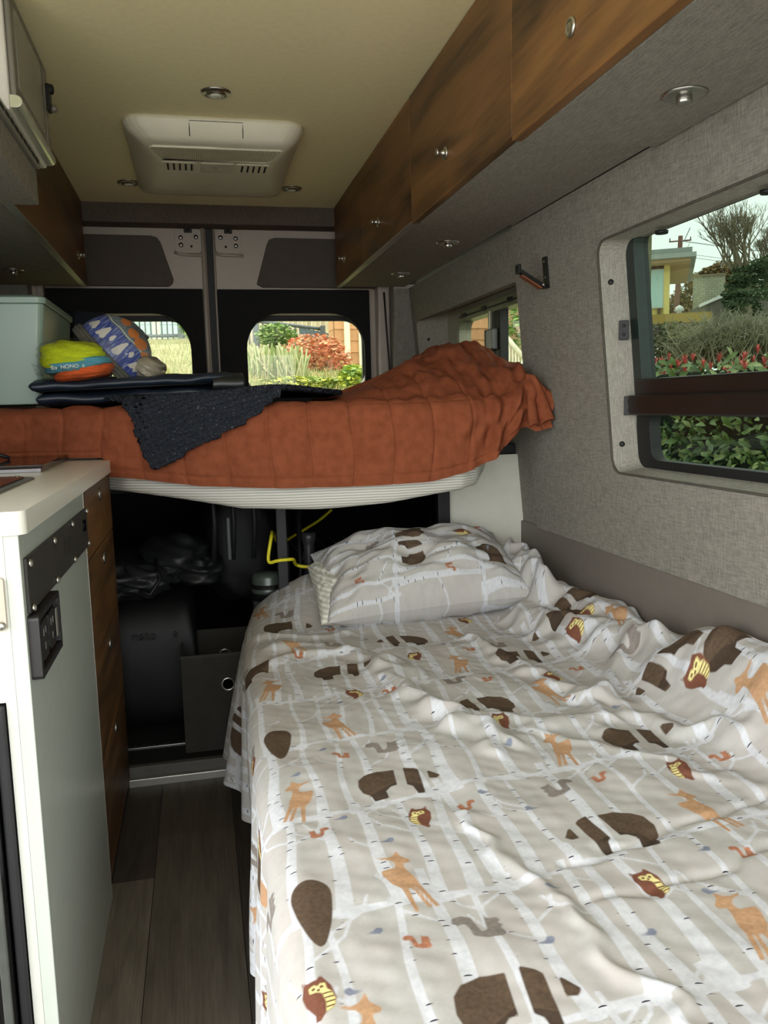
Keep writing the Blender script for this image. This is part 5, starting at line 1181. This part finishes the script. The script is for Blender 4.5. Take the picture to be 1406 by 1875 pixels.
# grey twiggy shrub and the green mass below it
GT = plain('grey_twig', (150, 146, 124), .9, var=.15); b0 = at(1330, 655, 9.5)
sh_ = thing('twiggy_shrub', (b0.x, b0.y, -.6), 'broad grey leafless shrub behind the red tipped hedge', 'shrub'); m = MB(); r_ = random.Random(12)
for px, top_, n in ((1250, 612, 60), (1285, 592, 90), (1320, 575, 110), (1355, 572, 120), (1390, 580, 110), (1425, 575, 90)):
    for k in range(n):
        a = at(px+r_.uniform(-25, 25), 668, 9.5+r_.uniform(-.5, .8)); b = at(px+r_.gauss(0, 34), top_+abs(r_.gauss(0, 26)), 9.5+r_.uniform(-.7, .9)); mid = a.lerp(b, .55)+Vector((r_.uniform(-.08, .08), r_.uniform(-.08, .08), .05))
        m.tube([a, mid, b], [.009, .006, .002], 3, cap=False)
        for q in range(4):
            c = a.lerp(b, r_.uniform(.4, .95)); e = c+Vector((r_.uniform(-.16, .16), r_.uniform(-.16, .16), r_.uniform(.0, .16))); m.tube([c, e], [.0045, .0015], 3, cap=False)
m.tube([tuple(b0-Vector((0, 0, 1.8))), tuple(at(1335, 640, 9.4)), tuple(at(1318, 620, 9.4))], [.06, .04, .02], 6); m.build('twigs', GT, sh_)
o = leaf_cloud(multi([ell(tuple(at(px, 632, 10.2)), (.35, .4, .28)) for px in (1220, 1250, 1280, 1310, 1340, 1370, 1400, 1430)]), 2600, .07, [plain('dull_green_leaf', (84, 94, 62), .9, var=.2), plain('grey_green_leaf', (128, 128, 100), .9, var=.2)], 'low_green_shrubs', None, 14)
tag(o, 'dull green undergrowth between the twiggy shrub and the hedge', 'undergrowth', kind='stuff')

# ---- behind the rear doors: bank, fences, house, shrubs
xs_ = np.linspace(-5, 6, 80); ys_ = np.linspace(4.4, 18, 110); XX, YY = np.meshgrid(xs_, ys_, indexing='ij'); wv = Waves(77, 1.6, 10)
def bank(x, y): return np.interp(y, [4.4, 5.2, 6.2, 11, 18], [-.3, .9, 1.20, 1.98, 2.0])-.16*np.maximum(x-.3, 0)*np.clip((y-6)/4, 0, 1)+.03*wv(x, y)
g = N('bank_soil_grass'); f = g.noise(g.coord(), 5, 5, .7); BANKM = g.fin(g.ramp(f, [(.3, lin((140, 136, 96))), (.5, lin((160, 162, 112))), (.7, lin((190, 182, 144)))]), .95)
bk = fast_grid('bank', np.stack([XX, YY, bank(XX, YY)], -1), BANKM); struct(bk)
GRM = [plain('grass_green', (134, 154, 86), .8, var=.2), plain('grass_straw', (190, 176, 128), .8, var=.2), plain('grass_pale', (164, 168, 116), .8, var=.2)]
m = MB(); r_ = random.Random(30)
for i in range(15000):
    y = 5.0+6*r_.random()**1.3; x = r_.uniform(-.14, .24)*y; z = float(bank(np.array(x), np.array(y))); L = r_.uniform(.03, .09); a = r_.uniform(0, 6.28); w_ = .005
    dx, dy = math.cos(a)*w_, math.sin(a)*w_; m.add([(x-dx, y-dy, z-.01), (x+dx, y+dy, z-.01), (x+r_.uniform(-.05, .05), y+r_.uniform(-.05, .05), z+L)], [(0, 1, 2)], r_.choice((0, 1, 1, 2, 2)))
o = m.build('grass', GRM, None, fix=False); tag(o, 'straw and green grass growing over the bank behind the van', 'grass', kind='stuff')
FEN = plain('grey_blue_steel', (104, 116, 124), .5, .3)
def bar_fence(label, a, b, h, n, posts):
    a, b = Vector(a), Vector(b); t = thing('bar_fence', tuple((a+b)/2), label, 'fence'); u = (b-a)
    for k, z in (('rail', h), ('rail', h*.08)): MB().tube([a+Vector((0, 0, z)), b+Vector((0, 0, z))], .022, 6).build(k, FEN, t)
    me = None
    for i in range(n):
        p = a+u*i/(n-1)
        if me is None: ob = MB().tube([p, p+Vector((0, 0, h))], .010, 6).build('bar', FEN, t); me = ob.data; p00 = p.copy()
        else: ob = bpy.data.objects.new('bar', me); COL.objects.link(ob); ob.parent = t; ob.location = p-p00
    for f_ in posts: p = a+u*f_; MB().box(p.x-.03, p.x+.03, p.y-.03, p.y+.03, p.z-.1, p.z+h+.04).build('post', FEN, t)
bar_fence('grey bar fence on the bank crest seen through the bin-side rear window', (-1.6, 11, 1.95), (-.05, 11, 1.95), .75, 24, (.1, .52, .93))
bar_fence('dark bar railing in front of the wooden fence, above the red bush', (.62, 10.5, 1.72), (1.60, 10.5, 1.60), .44, 18, (.14, 1.))
m = MB(); bh = thing('blue_house', (-.6, 15, 1.9), 'pale blue clapboard house beyond the grey bar fence', 'house')
for i in range(10): MB().box(-2.4, -.1, 14.98, 15.02, 1.9+i*.16, 2.054+i*.16, M=Matrix.Identity(4)).build('siding_board', plain('pale_blue_siding', (176, 206, 212), .7, var=.03) if i == 0 else bpy.data.materials['pale_blue_siding'], bh)
for x in (-2.4, -.62, -.1): MB().box(x-.06, x+.06, 14.93, 15.0, 1.9, 3.5).build('white_trim', PLASTW, bh)
MB().box(-2.4, -.1, 15.02, 17, 1.7, 3.5).build('wall', plain('pale_blue_wall', (170, 196, 204), .8), bh)
GB = [plain('bush_green', (96, 134, 66), .8, var=.2), plain('bush_light', (150, 178, 104), .8, var=.2)]
def bush(name, label, c, h, mats, n, size, seed):
    t = thing(name, (c[0], c[1], c[2]-h[2]), label, 'shrub'); MB().tube([(c[0], c[1], c[2]-h[2]*1.3), (c[0], c[1], c[2])], [.03, .01], 6).build('stem', BRN, t)
    leaf_cloud(ell(c, h), n, size, mats, 'leaves', t, seed); return t
bush('green_bush', 'small green bush at the end of the grey bar fence', (-.02, 10.6, 2.15), (.16, .2, .2), GB, 500, .05, 40)
bush('green_bush', 'loose green bush in front of the dark bar railing', (.98, 10.1, 1.92), (.26, .2, .16), GB, 700, .05, 41)
bush('red_bush', 'rounded coppery red bush in the middle of the far rear window', (1.13, 8.0, 1.52), (.36, .34, .25), [plain('copper_leaf', (206, 126, 96), .8, var=.2), plain('rose_leaf', (220, 150, 122), .8, var=.2), plain('tan_stalk', (206, 168, 128), .8, var=.2)], 3200, .035, 42)
bush('yellow_bush', 'yellow green leafy bush at the corner of the rear window by the white door', (1.19, 6.3, 1.28), (.12, .2, .11), [plain('lime_leaf', (196, 206, 92), .7, var=.2), GB[1]], 700, .045, 43)
bush('lime_shrub', 'low yellow green shrubs along the bank foot under the red bush', (.78, 6.6, 1.24), (.42, .25, .075), [plain('lime_grass', (200, 202, 96), .7, var=.2), GRM[0]], 1800, .04, 45)
lv = thing('lavender', (.52, 7.0, 1.2), 'tall pale grey green stalks beside the red bush', 'plant'); m = MB(); r_ = random.Random(46)
for i in range(420):
    p = Vector((r_.uniform(.38, .86), r_.uniform(6.8, 7.4), 1.2)); q = p+Vector((r_.gauss(0, .07), r_.gauss(0, .07), r_.uniform(.14, .40))); m.tube([p, p.lerp(q, .5)+Vector((.01, 0, .02)), q], [.006, .006, .009], 3, mi=r_.randrange(3), cap=False)
o = m.build('stalks', [plain('stalk_grey', (196, 202, 160), .8), plain('stalk_green', (150, 168, 108), .8), plain('stalk_pale', (214, 210, 176), .8)], lv, fix=False); o['kind'] = 'stuff'
wf_ = thing('wooden_fence', (1.2, 12, 1.7), 'pale weathered board fence above the dark bar railing', 'fence'); WB = [plain('weathered_board', c, .9, var=.12, scale=6) for c in ((196, 184, 156), (178, 168, 142), (206, 196, 170))]
for i in range(24): x = .55+i*.066; MB().box(x, x+.060, 12-.01*(i % 2), 12.02, 1.60, 2.55+.02*(i % 3)).build('board', WB[i % 3], wf_)
tp = MB().slab([(1.36, 1.70), (1.72, 1.66), (1.74, 2.02), (1.37, 2.10)], [], lambda x, z: (x, 10.9, z), lambda x, z: (x, 10.95, z)).build('tarp', plain('slate_blue_tarp', (96, 116, 128), .7, var=.1)); tag(tp, 'slate blue tarp hung behind the bar railing', 'tarp')
bh2 = thing('brown_house', (3.2, 9, .6), 'brown lap sided house corner with white trim beyond the far rear window', 'house')
SB = plain('tan_brown_siding', (198, 152, 112), .8, var=.06); SBs = [SB, plain('tan_brown_siding_worn', (188, 142, 104), .8, var=.06)]
MB().box(1.50, 5.2, 9.0, 9.3, .2, 3.4).build('wall', plain('brown_wall', (150, 110, 80), .9), bh2)
for i in range(16): z = .9+i*.125; MB().add([(1.50, 8.985, z), (5.2, 8.985, z), (5.2, 8.968, z), (1.50, 8.968, z), (1.50, 8.985, z+.13), (5.2, 8.985, z+.13), (5.2, 8.980, z+.13), (1.50, 8.980, z+.13)], [(0, 1, 2, 3), (4, 7, 6, 5), (2, 1, 5, 6), (3, 2, 6, 7), (0, 3, 7, 4), (0, 4, 5, 1)]).build('siding_board', SBs[i % 2], bh2)
for i in range(16): z = .9+i*.125; MB().box(1.485, 1.50, 9.0, 9.3, z, z+.12).build('siding_board', SBs[i % 2], bh2)
MB().box(1.60, 1.66, 8.93, 8.99, .6, 3.2).build('white_trim', PLASTW, bh2)
MB().box(1.76, 2.10, 8.94, 8.99, .9, 1.86).build('white_door', PLASTW, bh2); MB().box(3.35, 4.1, 8.94, 8.99, .7, 2.3).build('brown_door', plain('tan_door', (186, 150, 116), .7, var=.04), bh2)
wrl = thing('white_railing', (2.65, 7.0, .6), 'white stair railing outside the small side window', 'railing')
r0, r1 = at(905, 612, 7.4), at(918, 606, 7.35); r2 = at(958, 655, 7.2)
MB().box(r1.x-.03, r1.x+.03, r1.y-.03, r1.y+.03, .3, r1.z).build('post', PLASTW, wrl); MB().tube([r0, r1], .02, 6).build('rail', PLASTW, wrl); MB().tube([r1, r2], .022, 6).build('rail', PLASTW, wrl)
for k in range(6): p = r0.lerp(r1, (k+.3)/6); MB().tube([p-Vector((0, 0, .55)), p], .010, 6).build('picket', PLASTW, wrl)
for k in range(7): p = r1.lerp(r2, (k+.6)/7); MB().tube([p-Vector((0, 0, .45)), p], .010, 6).build('picket', PLASTW, wrl)
bush('green_bush', 'tall green bush behind the white stair railing', (3.6, 8.2, 1.75), (.5, .4, .5), GB, 1500, .06, 47)
